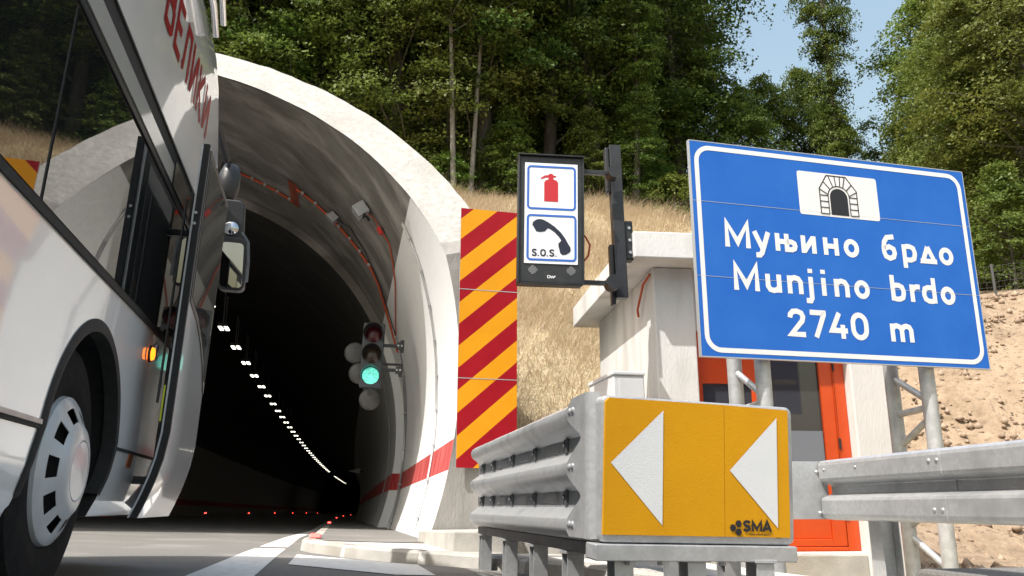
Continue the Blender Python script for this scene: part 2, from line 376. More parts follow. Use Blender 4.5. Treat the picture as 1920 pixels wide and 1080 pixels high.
def ground_poly(name, poly, mat, dz, label=None):
    mb = MB(); n = len(poly)
    mb.add([(x, y, zr(x, y) + dz) for x, y in poly], [tuple(range(n))]); o = mb.build(name, mat); return o
mk = MB()
rows = []
for y in [-40, -10, 0, 3, 5.4, 8, 12.6, 17.4] + list(range(24, 300, 8)):
    xm = -.68 + (-.655 + .68) * min(1, max(0, (y - 5.4) / 7)) + (.17 * min(1, max(0, (y - 12.6) / 5))) + curve_x(y)
    hw = .19 - .11 * min(1, max(0, (y - 5.4) / 9))
    rows.append([(xm - hw, y, zr(xm - hw, y) + .005), (xm + hw, y, zr(xm + hw, y) + .005)])
mk.grid(rows)
o = mk.build('edge_line', M['road_paint']); tag(o, kind='structure')
o = ground_poly('hatch_marking', [(-.36, 6.55), (.37, 5.72), (.63, 5.72), (.6, 6.76), (.35, 7.0), (-.36, 7.86)], M['road_paint'], .005); tag(o, kind='structure')
rows = [[(-4.3 + curve_x(y), y, zr(-4.3, y) + .005), (-4.15 + curve_x(y), y, zr(-4.15, y) + .005)] for y in [9, 12, 15]]

def kerb(name, path, w=.16, h=.1, block=.95):
    # blocks and mortar joints along a path, profile slightly battered
    P = [Vector(p) for p in path]; cum = [0]
    for i in range(1, len(P)): cum.append(cum[-1] + (P[i] - P[i - 1]).length)
    def at(s):
        for i in range(1, len(P)):
            if s <= cum[i] or i == len(P) - 1:
                d = (P[i] - P[i - 1]).normalized(); return P[i - 1] + d * (s - cum[i - 1]), d
    mb = MB(); s = 0; rows = []; mats = []
    L = cum[-1]
    while s < L - 1e-6:
        for ln, mi in ((block, 0), (.075, 1)):
            e = min(L, s + ln); seg = []
            k = max(2, int((e - s) / .25) + 1)
            for q in range(k):
                t = s + (e - s) * q / (k - 1); p, d = at(t); n = Vector((-d.y, d.x))  # left normal
                b = .0 if mi == 0 else -.003
                f = p; bk = p + n * w
                z0 = zr(p.x, p.y)
                seg.append([(f.x + n.x * b * 0, f.y, z0 - .08), (p.x + n.x * (.025 - b), p.y + n.y * (.025 - b), z0 + h - .02 + b * 0),
                            (p.x + n.x * (.05), p.y + n.y * .05, z0 + h + b), (bk.x, bk.y, z0 + h + b + .002), (bk.x, bk.y, z0 - .08)])
            mb.grid(seg, mi); s = e
            if s >= L - 1e-6: break
    o = mb.build(name, [M['kerb'], M['mortar']]); tag(o, kind='structure'); return o
kpath = [(-.36, 9.6), (-.4, 9.1), (-.39, 8.7), (-.31, 8.35), (-.1, 7.9), (.12, 7.45), (.35, 7.12), (.7, 6.8), (1.1, 6.4), (1.55, 5.5), (1.92, 4.55), (2.25, 3.75), (2.5, 2.8), (2.62, 1.5), (2.7, -8)]
kerb('kerb', kpath)
kp2 = [(-.36 + curve_x(y), y) for y in [300] + list(range(294, 9, -6)) + [9.6]][::-1]
kerb('tunnel_kerb', kp2[::-1])
kp3 = [(-7.85 + curve_x(y), y) for y in [9] + list(range(12, 320, 6))]
kerb('tunnel_kerb', kp3)
o = ground_poly('pavement', [(-.22, 9.6), (-.25, 9.1), (-.24, 8.75), (-.17, 8.42), (.03, 8.0), (.25, 7.56), (.46, 7.24), (.81, 6.92), (1.22, 6.5), (1.69, 5.57), (2.06, 4.62), (2.4, 3.8), (2.65, 2.82), (2.78, 1.5), (2.86, -8), (3.3, -8), (3.2, 1.5), (3.0, 3.2), (2.75, 5.2), (2.6, 6.6), (2.8, 9.6)], M['pave'], .098); tag(o, kind='structure')
rows = [[(x + curve_x(y), y, zr(x, y) + .104) for x in (-.22, .5, 1.25)] for y in [9.12, 9.6] + list(range(12, 330, 6))]
sheet('walkway', rows, M['asphalt'])
o = ground_poly('walkway', [(-.24, 9.12), (-.215, 8.72), (-.12, 8.5), (.3, 8.42), (.82, 8.45), (.80, 9.12)], M['asphalt'], .104); tag(o, kind='structure')
rows = [[(x + curve_x(y), y, zr(x, y) + .1) for x in (-9.3, -8.6, -8.0)] for y in [9] + list(range(12, 330, 6))]
sheet('walkway', rows, M['asphalt'])

# ------------------------------------------------------------------ tunnel portal
tun = thing('tunnel_portal', 'round concrete tunnel portal with bright slanted rim and white painted walls', 'tunnel', (0, 0, 0))
def arc(a0, a1, n): return [R(a0 + (a1 - a0) * k / n) for k in range(n + 1)]
A0, A1 = -21.5, 201.5
AN = arc(A0, A1, 110)
def pin(r, t, y=None, off=0):
    x = XC + r * math.cos(t); z = ZC + r * math.sin(t)
    if t < 0 or t > math.pi:
        if r > RI + .05: x = XC + math.copysign(r, math.cos(t)); z = ZC + RI * math.sin(t)
    return (x, rim_y(z) + off if y is None else y, z + (sag(y) if y and y > 9 else 0))
mb = MB()
rough = {}
rows = []
NR = 5
for t in AN:
    row = []
    for k in range(NR + 1):
        r = RI + (RO - RI) * k / NR; p = pin(r, t); row.append((p[0], p[1] + (rnd.uniform(-.008, .008) if p[2] > ZB + .1 else 0), p[2] + (rnd.uniform(-.009, .009) if k == NR else 0)))
    rows.append(row)
fa, fb = [], []
for row in rows: (fb if row[0][2] >= ZB - .05 else fa)
mb = MB(); hi = [i for i, row in enumerate(rows) if row[0][2] > ZB]
mb.grid(rows[hi[0]:hi[-1] + 1]); mb.build('slanted_rim', M['concrete_face'], tun, smooth=50)
mb = MB(); mb.grid(rows[:hi[0] + 1]); mb.build('upright_rim', M['concrete_grey'], tun)
mb = MB(); mb.grid(rows[hi[-1]:]); mb.build('upright_rim', M['concrete_grey'], tun)
# lining of the portal segment
def ylist(z): y0 = rim_y(z); return y0
mb = MB(); YJ = 17.4; rows = []
for t in AN:
    p0 = pin(RI, t); y0 = p0[1]; rows.append([(p0[0], y0 + (YJ - y0) * k / 8, p0[2] + sag(y0 + (YJ - y0) * k / 8) - 0) for k in range(9)])
mb.grid(rows); mb.build('portal_lining', M['vault'], tun, smooth=50)
RL = 5.08
mb = MB(); mb.grid([[pin(RI + .02, t, YJ), pin(RL, t, YJ)] for t in AN]); mb.build('lining_step', M['vault'], tun)
mb = MB(); rows = []
for y in [YJ] + list(range(20, 330, 5)):
    rows.append([(XC + RL * math.cos(t) + curve_x(y), y, ZC + RL * math.sin(t) + sag(y)) for t in AN])
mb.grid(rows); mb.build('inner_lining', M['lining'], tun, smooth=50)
mb = MB(); rows = []
for t in AN:
    p0 = pin(RO, t); rows.append([p0, (p0[0], 20, p0[2]), (p0[0], 34, p0[2])])
mb.grid(rows); mb.build('outer_shell', M['concrete_grey'], tun, smooth=50)
# plinth in front of the right leg
mb = MB()
zt = .215
mb.add([(.78, 8.95, zr(.8) + .05), (2.2, 8.95, 0), (2.2, 6.75, 0), (.88, 6.95, 0), (.80, 8.95, .185), (2.2, 8.95, .2), (2.2, 6.75, .235), (.90, 6.95, .228)],
       [(3, 2, 1, 0), (4, 5, 6, 7), (0, 1, 5, 4), (1, 2, 6, 5), (2, 3, 7, 6), (3, 0, 4, 7)])
o = mb.build('concrete_plinth', M['kerb'], bevel=.015); tag(o, 'low pitted concrete plinth at the foot of the tunnel portal', 'plinth')

def wallp(ang, y, gap=.03, r=RI):
    t = R(ang); return Vector((XC + (r - gap) * math.cos(t), y, ZC + (r - gap) * math.sin(t) + sag(y)))
# conduits and cables on the vault
mb = MB()
for dy in (0, .07):
    mb.tube([wallp(a, 10.8 + (.35 * max(0, 1 - abs(a) / 20)) + dy, .02) for a in np.linspace(26.7, -18.5, 26)], .012, 6)
for a in np.linspace(24, -17, 9):
    p = wallp(a, 10.83 + (.35 * max(0, 1 - abs(a) / 20)), .02); mb.box(p, (.02, .11, .02))
o = mb.build('wall_conduit', M['steel_dull'], smooth=40); tag(o, 'pair of thin steel conduits curving down the white wall near the rim', 'conduit')
mb = MB()
for dy, r_ in ((0, .016), (.06, .014), (.12, .018)):
    mb.tube([wallp(a, 15.7 + 1.2 * math.exp(-((a + 2) / 14) ** 2) + dy, .03) for a in np.linspace(23.5, -20.5, 28)], r_, 6)
for a in np.linspace(20, -18, 6):
    p = wallp(a, 15.76 + 1.2 * math.exp(-((a + 2) / 14) ** 2), .03); mb.box(p, (.05, .22, .03))
o = mb.build('cable_bundle', M['steel_dull'], smooth=40); tag(o, 'bundle of grey cables running down behind the traffic light', 'cable bundle')
mb = MB()
pts = [wallp(a, 15.75, .04) for a in np.linspace(71, 57.2, 14)]; mb.tube(pts, .023, 7)
pts = [wallp(a, 14.85, .04) for a in np.linspace(55.6, 33, 22)] + [wallp(30, 15.0, .04), wallp(27, 15.4, .04), wallp(23.5, 15.7, .05), wallp(17, 15.95, .05)]; mb.tube(pts, .023, 7)
o = mb.build('orange_cable_run', M['orange_cable'], smooth=40); tag(o, 'orange cable run following the tunnel vault across the ceiling', 'cable')
mk = MB()
for k in range(5):
    mk.tube([wallp(56.6 + .45 * (k - 2), yy, .03) for yy in (14.7, 15.0, 15.5, 15.9)], .009, 5)
ob = mk.build('cable_coil', M['orange_cable'], o, smooth=40)
mk = MB()
for a in list(np.linspace(70, 58, 5)): mk.box(wallp(a, 15.75, .04), (.05, .1, .05))
for a in list(np.linspace(54, 34, 7)): mk.box(wallp(a, 14.85, .04), (.05, .1, .05))
mk.build('cable_clip', M['steel_dull'], o)

def facing(ang):        # rotation whose local z points away from the wall into the tunnel
    n = Vector((-math.cos(R(ang)), 0, -math.sin(R(ang)))); y = Vector((0, 1, 0)); x = y.cross(n)
    return Matrix((x, y, n)).transposed()
def wallbox(name, label, cat, ang, y, size, mat, extra=None):
    t = thing(name, label, cat, wallp(ang, y, 0)); t.rotation_euler = facing(ang).to_euler()
    mb = MB(); mb.box((0, 0, size[2] / 2 + .03), size); mb.build('housing', mat, t, bevel=.012)
    mb = MB(); mb.box((0, 0, .016), (size[0] * .5, size[1] * .5, .05)); mb.build('mounting_plate', M['black_metal'], t)
    return t
t = wallbox('vault_sensor', 'silver sensor box with black cable gland on the vault near the rim', 'sensor', 36.5, 12.35, (.2, .26, .2), M['grey_box'])
mb = MB(); mb.box((-.105, -.03, .14), (.012, .2, .05)); mb.tube([(-.1, .05, .1), (-.2, .05, .1)], .02, 8); mb.build('cable_gland', M['black_metal'], t, smooth=40)
t = wallbox('vault_junction_box', 'small grey junction box beside the orange cable on the vault', 'junction box', 45, 14.45, (.17, .2, .14), M['grey_box'])
mb = MB(); mb.tube([(-.08, 0, .08), (-.2, 0, .05)], .015, 6); mb.build('cable_gland', M['black_metal'], t)
t = wallbox('cable_tag_box', 'small orange junction box hanging below the silver sensor', 'junction box', 31.6, 12.3, (.12, .1, .06), M['red_plastic'])
t = wallbox('vault_camera', 'black camera at the upper end of the orange cable', 'camera', 72, 15.5, (.16, .3, .16), M['black_metal'])
mb = MB(); mb.tube([(0, -.15, .11), (0, -.26, .11)], .05, 12); mb.build('lens_barrel', M['black_metal'], t, smooth=40)
mb = MB()
mb.tube([wallp(36, 12.3, .1), wallp(34, 12.3, .03), wallp(32, 12.3, .05)], .007, 5)
mb.tube([wallp(31, 12.3, .04), wallp(29, 12.35, .02), wallp(27, 12.8, .02), wallp(25, 13.4, .02), wallp(22, 15.0, .02), wallp(20, 15.6, .03)], .012, 6)
o = mb.build('sensor_cable', M['orange_cable'], smooth=40); tag(o, 'thin orange cable dropping from the small orange junction box', 'cable')
mb = MB(); mb.tube([wallp(44, 14.45, .06), wallp(41, 14.3, .02), wallp(36, 14.5, .02), wallp(30, 15.0, .02), wallp(24, 15.5, .03), wallp(20, 15.7, .03)], .011, 6)
o = mb.build('junction_cable', M['black_metal'], smooth=40); tag(o, 'thin black cable dropping from the grey junction box on the vault', 'cable')
mb = MB(); mb.tube([wallp(a, 19.5, .015, RL) for a in np.linspace(30, -20, 24)], .012, 5)
o = mb.build('inner_wall_wire', M['steel_dull'], smooth=40); tag(o, 'thin wire running down the inner tunnel wall beyond the step', 'wire')

for yj in (13.6, 15.3):
    mb = MB(); mb.tube([wallp(a, yj, .0) for a in np.linspace(150, 27, 60)], .006, 4)
    mb.build('lining_joint', M['galv_dark'], tun)
# tunnel lamps
def lamp_proto():
    t = thing('tunnel_lamp', 'white ceiling lamp with six bright squares in the long tunnel row', 'lamp', group='lamps along the tunnel ceiling')
    mb = MB(); mb.box((0, 0, .06), (.3, .6, .1)); mb.build('housing', M['black_metal'], t)
    mb = MB(); mb.tube([(0, .25, .1), (0, .25, 1.05)], .015, 6); mb.tube([(0, -.25, .1), (0, -.25, 1.05)], .015, 6); mb.build('hanger', M['steel_dull'], t)
    for i in (-1, 0, 1):
        for j in (-1, 1): mb = MB(); mb.box((j * .085, i * .2, -.0), (.1, .12, .03)); mb.build('led_square', M['lamp'], t)
    return t
LP = lamp_proto()
k = 0
for i in range(55):
    y = 19.7 + 3.06 * i
    if y > 165: break
    if 118 < y < 132: continue
    loc = (-3.75 + curve_x(y), y, 5.75 + sag(y))
    if i == 0:
        LP.location = loc
    else: dup(LP, loc)
# road studs
def stud_proto():
    t = thing('kerb_stud', 'small red glowing stud light on the far left tunnel kerb', 'stud light', group='red studs on the left kerb')
    mb = MB(); mb.box((0, 0, .02), (.16, .22, .04)); mb.build('base', M['stud_body'], t, bevel=.008)
    mb = MB(); mb.box((0, -.105, .035), (.11, .03, .04)); mb.build('lens', M['stud'], t)
    return t
SP = stud_proto(); first = True
for i in range(7):
    y = 31.5 + 20.5 * i; loc = (-7.78 + curve_x(y), y, zr(-7.8, y) + .1)
    if first: SP.location = loc; first = False
    else: dup(SP, loc)
S2 = dup(SP, (-.27 + curve_x(21.7), 21.7, zr(-.3, 21.7) + .1), 'red glowing stud light, nearest of those inside the tunnel on the right kerb'); S2['group'] = 'red studs on the right kerb'; S2.scale = (.6, .6, .7)
for y, l in ((44, 1), (72, 2), (106, 2)):
    d = dup(S2, (-.27 + curve_x(y), y, zr(-.3, y) + .1), 'red glowing stud light further along the right tunnel kerb')
d = dup(S2, (-.24, 8.95, zr(-.3, 8.9) + .104), 'broad pale red reflector block at the rounded kerb tip'); d['group'] = 'red studs on the right kerb'
d.scale = (.8, .8, .9)  # no lamp: the copied stud lens glows to stand for its glint

# ------------------------------------------------------------------ traffic light on the wall
TL = thing('traffic_light', 'three lens traffic light showing green on the tunnel wall', 'traffic light', (.37, 13.5, 2.8), (0, R(2), R(-4)))
mb = MB(); mb.box((0, .06, 0), (.35, .14, 1.06)); mb.build('housing', M['signal_body'], TL, bevel=.02)
for zz, lm, nm in ((.34, 'red_lens', 'red_lens'), (0, 'amber_lens', 'amber_lens'), (-.34, 'green_lens', 'green_lens')):
    mb = MB(); mb.lathe((-.0, -.012, zz), (0, -1, 0), [(0.001, .03), (.06, .027), (.12, .012), (.135, 0)], 28); mb.build(nm, M[lm], TL, smooth=60)
    mb = MB(); n = 28; rws = []
    for k in range(n + 1):
        a = R(-35 + 250 * k / n); ln = .22 + .06 * math.sin(a) if math.sin(a) > -.2 else .1
        rws.append([(.15 * math.cos(a), -.01, zz + .15 * math.sin(a)), (.155 * math.cos(a), -.01 - max(.05, ln), zz + .155 * math.sin(a) - .01)])
    mb.grid(rws); mb.build('visor', M['signal_black'], TL, smooth=60, solid=.008)
for zz in (.18, -.22):
    mb = MB(); mb.box((.33, .06, zz), (.32, .05, .05)); mb.box((.47, .06, zz), (.06, .08, .2)); mb.box((.44, .03, zz), (.1, .05, .12)); mb.build('bracket', M['black_metal'], TL, bevel=.005)
    mb = MB()
    for dx in (.41, .465): mb.tube([(dx, 0, zz), (dx, -.006, zz)], .016, 8)
    mb.build('bolt', M['steel_dull'], TL)
mb = MB(); mb.box((.0, .06, -.58), (.07, .05, .12)); mb.build('bottom_clamp', M['black_metal'], TL, bevel=.004)
RS = thing('round_signal', 'three dim grey round lamp backs behind the traffic light', 'signal', (.3, 14.3, 2.7), (0, 0, 0))
for px, pz in ((-.2, .27), (-.11, -.08), (.08, -.52)):
    mb = MB(); mb.lathe((px, 0, pz), (0, -1, 0), [(.001, .05), (.08, .045), (.15, .02), (.18, 0), (.18, -.06)], 28); mb.build('lamp_back', M['disc'], RS, smooth=60)
mb = MB(); mb.tube([(.0, .07, -.6), (.0, .07, .35)], .03, 8); mb.tube([(0, .07, .1), (.62, .07, .1)], .02, 8); mb.tube([(-.2, .06, .27), (0, .07, .27)], .02, 8); mb.tube([(-.11, .06, -.08), (0, .07, -.08)], .02, 8); mb.build('support_pole', M['black_metal'], RS, smooth=40)

# small white lamp on the inner wall
t = thing('wall_lamp', 'small pale wedge shaped lamp on the inner right wall', 'lamp', (.72 + curve_x(40), 40, 1.9))
mb = MB(); mb.prism([(0, 0), (-.5, .1), (-.5, .14), (0, .22)], lambda u, v, d: (u, d, v), -.1, .1); mb.build('housing', M['cabinet'], t)
mb = MB(); mb.box((.12, 0, .1), (.24, .06, .06)); mb.build('bracket', M['black_metal'], t)

# ------------------------------------------------------------------ striped panel on the right leg
def plane_root(name, label, cat, c, yaw, roll=0, pitch=0, group=None):
    y, r, p = R(yaw), R(roll), R(pitch)
    u = Vector((math.cos(y), math.sin(y), 0)); n = Vector((math.sin(y), -math.cos(y), 0)); v = Vector((0, 0, 1))
    v2 = v * math.cos(p) + n * math.sin(p)
    uu = u * math.cos(r) + v2 * math.sin(r); vv = v2 * math.cos(r) - u * math.sin(r)
    yb = vv.cross(uu)
    o = thing(name, label, cat, c, Matrix((uu, yb, vv)).transposed().to_euler(), group); return o
SPN = plane_root('striped_panel', 'tall red and yellow diagonal striped panel on the portal leg', 'warning panel', (1.5045, 8.93, 2.273), 3.56, -.22, .07)
W2, H2 = .3325, 1.456
mb = MB(); mb.box((0, .014, 0), (2 * W2, .02, 2 * H2)); mb.build('backing_plate', M['alu'], SPN)
# stripes: left-edge start heights going down, slope to the right edge rises .69
def clip_poly(poly, u0, v0, u1, v1):
    def cl(P, f, inter):
        out = []
        for i in range(len(P)):
            a, b = P[i - 1], P[i]
            if f(b):
                if not f(a): out.append(inter(a, b))
                out.append(b)
            elif f(a): out.append(inter(a, b))
        return out
    ix = lambda x: (lambda a, b: (x, a[1] + (b[1] - a[1]) * (x - a[0]) / (b[0] - a[0])))
    iy = lambda y: (lambda a, b: (a[0] + (b[0] - a[0]) * (y - a[1]) / (b[1] - a[1]), y))
    for f, i in ((lambda p: p[0] >= u0, ix(u0)), (lambda p: p[0] <= u1, ix(u1)), (lambda p: p[1] >= v0, iy(v0)), (lambda p: p[1] <= v1, iy(v1))):
        if poly: poly = cl(poly, f, i)
    return poly
mr, my = MB(), MB()
SL_ = .585; v = 1.446 + .01; B = .3235
edges = [1.345 + .0 - .3035 * 0]
v0 = 1.325; bands = []
kk = -5
while True:
    top = v0 - kk * .2452; bot = top - .2452
    if top + SL_ < -H2: break
    bands.append((top, bot, kk % 2)); kk += 1
for top, bot, c in bands:
    for (a, b) in ((-W2, W2),):
        q = clip_poly([(-W2, bot), (W2, bot + SL_), (W2, top + SL_), (-W2, top)], -W2, -H2, W2, H2)
        if len(q) >= 3: (mr if c else my).flat(q, XY, 0)
mr.build('red_stripes', M['stripe_red'], SPN); my.build('yellow_stripes', M['stripe_yellow'], SPN)
mb = MB()
for vv in (.5, -.5): mb.box((0, -.001, vv), (2 * W2, .003, .008))
mb.build('seam', M['alu'], SPN)

# ------------------------------------------------------------------ stroke lettering
def arcp(cx, cy, rx, ry, a0, a1, n=12): return [(cx + rx * math.cos(R(a0 + (a1 - a0) * k / n)), cy + ry * math.sin(R(a0 + (a1 - a0) * k / n))) for k in range(n + 1)]
def ring(w, y0, y1, k=.62):   # upright rounded oval of strokes (centre line)
    rx = w / 2; ry = min((y1 - y0) / 2, rx * 1.25); q = arcp(rx, y1 - ry, rx, ry, 0, 180, 10) + arcp(rx, y0 + ry, rx, ry, 180, 360, 10)
    out = []
    for p in q:
        if not out or abs(p[0] - out[-1][0]) + abs(p[1] - out[-1][1]) > .01: out.append(p)
    return out[:-1] if abs(out[0][0] - out[-1][0]) + abs(out[0][1] - out[-1][1]) < .01 else out
xh = .68
G = {   # glyphs: (advance-less width, [strokes]); heights in cap units, centre lines inset by half a stroke (.08)
 'M': (1.0, [[(.08, 0), (.08, .92), (.5, .2), (.92, .92), (.92, 0)]]),
 'y': (.62, [[(.06, xh), (.33, .04)], [(.58, xh), (.30, -.13), (.22, -.22), (.08, -.22)]]),
 'њ': (.86, [[(.08, 0), (.08, xh)], [(.08, .37), (.46, .37)], [(.46, xh), (.46, .08), (.66, .08), (.77, .13), (.8, .23), (.77, .33), (.66, .38), (.46, .38)]]),
 'и': (.6, [[(.08, xh), (.08, 0)], [(.52, xh), (.52, 0)], [(.1, .06), (.5, .62)]]),
 'н': (.6, [[(.08, xh), (.08, 0)], [(.52, xh), (.52, 0)], [(.08, .35), (.52, .35)]]),
 'o': (.62, [None]),
 'б': (.62, [[(.56, .95), (.25, .9), (.12, .72), (.08, .5), (.08, .3), (.14, .14), (.31, .07), (.48, .14), (.54, .3), (.5, .46), (.32, .54), (.1, .44)]]),
 'p': (.6, [[(.08, xh), (.08, -.26)], [(.08, .1), (.2, .07), (.34, .07), (.48, .14), (.53, .3), (.53, .4), (.48, .55), (.34, .61), (.2, .61), (.08, .56)]]),
 'д': (.74, [[(.37, .66), (.11, .08), (.63, .08)], [(.37, .66), (.63, .08)], [(.0, .08), (.74, .08)]]),
 'u': (.6, [[(.08, xh), (.08, .22), (.16, .1), (.3, .07), (.42, .1), (.52, .2)], [(.52, xh), (.52, 0)]]),
 'n': (.6, [[(.08, xh), (.08, 0)], [(.08, .48), (.18, .58), (.3, .61), (.44, .57), (.52, .45), (.52, 0)]]),
 'j': (.34, [[(.26, xh), (.26, -.12), (.2, -.22), (.02, -.22)], [(.26, .99), (.26, .83)]]),
 'i': (.16, [[(.08, xh), (.08, 0)], [(.08, .99), (.08, .83)]]),
 'b': (.6, [[(.08, 1), (.08, 0)], [(.08, .1), (.2, .07), (.34, .07), (.48, .14), (.53, .3), (.53, .4), (.48, .55), (.34, .61), (.2, .61), (.08, .56)]]),
 'r': (.42, [[(.08, xh), (.08, 0)], [(.08, .44), (.18, .57), (.3, .61), (.42, .6)]]),
 'd': (.6, [[(.52, 1), (.52, 0)], [(.52, .1), (.4, .07), (.26, .07), (.12, .14), (.07, .3), (.07, .4), (.12, .55), (.26, .61), (.4, .61), (.52, .56)]]),
 '2': (.68, [[(.08, .68), (.1, .8), (.2, .91), (.36, .93), (.52, .87), (.58, .73), (.54, .58), (.1, .08), (.64, .08)]]),
 '7': (.66, [[(.04, .92), (.56, .92), (.56, .86), (.22, 0)]]),
 '4': (.7, [[(.4, .96), (.09, .3), (.68, .3)], [(.5, .52), (.5, 0)]]),
 '0': (.68, [None]),
 'm': (.92, [[(.08, xh), (.08, 0)], [(.08, .48), (.16, .58), (.26, .61), (.38, .57), (.46, .46), (.46, 0)], [(.46, .48), (.56, .58), (.66, .61), (.78, .57), (.84, .46), (.84, 0)]]),
 'B': (.62, [[(.08, 0), (.08, 1)], [(.08, .93), (.38, .93), (.5, .86), (.5, .62), (.38, .54), (.08, .54)], [(.38, .54), (.54, .46), (.54, .15), (.42, .07), (.08, .07)]]),
 'E': (.56, [[(.54, .93), (.08, .93), (.08, .07), (.54, .07)], [(.08, .52), (.46, .52)]]),
 'Л': (.62, [[(.02, .07), (.12, .12), (.2, .93), (.54, .93), (.54, 0)]]),
 'И': (.62, [[(.08, 1), (.08, 0)], [(.54, 1), (.54, 0)], [(.1, .06), (.52, .94)]]),
 'К': (.62, [[(.08, 1), (.08, 0)], [(.56, 1), (.12, .5), (.58, 0)]]),
 'A': (.74, [[(.06, 0), (.37, .95), (.68, 0)], [(.18, .28), (.56, .28)]]),
 'S': (.6, [[(.53, .78), (.46, .9), (.3, .94), (.14, .88), (.09, .73), (.16, .58), (.44, .44), (.52, .28), (.46, .13), (.3, .06), (.13, .11), (.06, .24)]]),
 'O': (.7, [None]),
 '.': (.18, [[(.09, .0), (.09, .14)]]),
}
def glyph(mb, ch, u0, v0, sx, sy, wd, fr, d, step=.0003):
    w_, strokes = G[ch]
    k = 0
    for st in strokes:
        closed = False
        if st is None:
            top = xh if ch == 'o' else 1.0; closed = True
            st = [(x + .085, y) for x, y in ring(w_ - .17, .075, top - .075)]
        mb.stroke([(u0 + x * sx, v0 + y * sy) for x, y in st], wd, fr, d - k * step, closed); k += 1
    return w_ * sx

# ------------------------------------------------------------------ blue tunnel sign
BS = plane_root('tunnel_name_sign', 'large blue sign naming the tunnel and its length on steel lattice posts', 'road sign', (3.682, 5.5, 2.279), 4.09, .31, .54)
SW, SH = 2.496 / 2, 1.649 / 2
mb = MB(); mb.prism([(-SW, -SH), (SW, -SH), (SW, SH), (-SW, SH)], XY, .0, .028); mb.build('sign_panel', M['blue'], BS)
mb = MB()
for vv in (SH, -SH): mb.box((0, .016, vv), (2 * SW + .006, .034, .006))
for uu in (-SW, SW): mb.box((uu, .016, 0), (.006, .034, 2 * SH - .007))
for vv in (.45, -.45):
    mb.box((0, .05, vv), (2 * SW - .1, .04, .06))
mb.build('edge_frame', M['alu'], BS)
mb = MB(); mb.stroke(rrect(-1.195, -.775, 1.195, .775, .11, 7), .036, XY, -.0014, True); mb.build('white_border', M['white_sheet'], BS)
mb = MB()
c = .205
for ch, u, wd in (('M', -.997, .205), ('y', -.765, .14), ('њ', -.575, .178), ('и', -.352, .125), ('н', -.158, .13), ('o', .022, .135), ('б', .372, .13), ('p', .558, .13), ('д', .722, .155), ('o', .905, .135)):
    glyph(mb, ch, u, .004, wd / G[ch][0], c, .040, XY, -.0014)
for ch, u, wd in (('M', -.948, .205), ('u', -.685, .128), ('n', -.502, .128), ('j', -.355, .07), ('i', -.208, .034), ('n', -.098, .128), ('o', .078, .135), ('b', .41, .128), ('r', .585, .095), ('d', .7, .128), ('o', .872, .135)):
    glyph(mb, ch, u, -.322, wd / G[ch][0], c, .040, XY, -.0014)
for ch, u, wd in (('2', -.525, .15), ('7', -.345, .15), ('4', -.175, .16), ('0', .012, .155), ('m', .362, .205)):
    glyph(mb, ch, u, -.645, wd / G[ch][0], c, .040, XY, -.0014)
mb.build('lettering', M['white_sheet'], BS)
mb = MB(); mb.flat(rrect(-.337, .318, .385, .674, .018, 3), XY, -.0014); mb.build('symbol_plate', M['white_sheet'], BS)
mb = MB()
cu, b0, b1 = .022, .337, .658
out = [(-.148, b0), (-.148, .545), (-.075, b1), (.1, b1), (.19, .545), (.19, b0)]
inn = [(-.074, b0), (-.074, .49)] + [(.022 - .096 * math.cos(R(a)), .49 + .085 * math.sin(R(a))) for a in range(20, 180, 20)] + [(.118, .49), (.118, b0)]
mb.stroke(out, .009, XY, -.0028); mb.stroke(inn, .008, XY, -.0032)
op = [(-.058, b0 - .003), (-.058, .48)] + [(.022 - .08 * math.cos(R(a)), .48 + .075 * math.sin(R(a))) for a in range(20, 180, 20)] + [(.102, .48), (.102, b0 - .003)]
mb.flat(op, XY, -.0028)
for vv in (.39, .44, .49, .54):
    mb.stroke([(-.148, vv), (-.074, min(vv, .5))], .008, XY, -.0036); mb.stroke([(.118, min(vv, .5)), (.19, vv)], .008, XY, -.0036)
for a, ou in ((40, (-.11, .605)), (62, (-.06, b1)), (80, (-.005, b1)), (100, (.045, b1)), (118, (.09, b1)), (140, (.15, .6))):
    mb.stroke([(.022 - .096 * math.cos(R(a)), .49 + .085 * math.sin(R(a))), ou], .008, XY, -.0036)
mb.stroke([(-.148, b0), (-.074, b0)], .008, XY, -.004); mb.stroke([(.118, b0), (.19, b0)], .008, XY, -.004)
mb.build('tunnel_symbol', M['sign_black'], BS)
mb = MB()
for vv in (.345, -.232): mb.box((0, -.0005, vv), (2 * SW, .002, .003))
mb.build('seam', M['alu'], BS)
for uu in (-.70, .74):
    mb = MB()
    for dy in (.11, .5): mb.tube([(uu, dy, -2.5), (uu, dy, .55)], .057, 18)
    mb.build('chord_tube', M['galv_fine'], BS, smooth=50)
    mb = MB(); z = -.9
    z0 = -.88
    for k in range(4):
        zz = z0 - .62 * k
        for p0, p1 in (((uu, .5, zz + .04), (uu, .11, zz - .20)), ((uu, .5, zz - .27), (uu, .11, zz - .24)), ((uu, .11, zz - .31), (uu, .5, zz - .53))):
            mb = MB(); mb.tube([p0, p1], .026, 10); mb.build('lattice_brace', M['galv_fine'], BS, smooth=50)
    for k in range(2):
        mb = MB(); mb.tube([(uu, .5, -.2 + .4 * k), (uu, .11, -.4 + .4 * k)], .026, 10); mb.build('lattice_brace', M['galv_fine'], BS, smooth=50)
    mb = MB(); mb.box((uu, .3, -2.42), (.2, .6, .03)); mb.build('base_plate', M['galv'], BS)

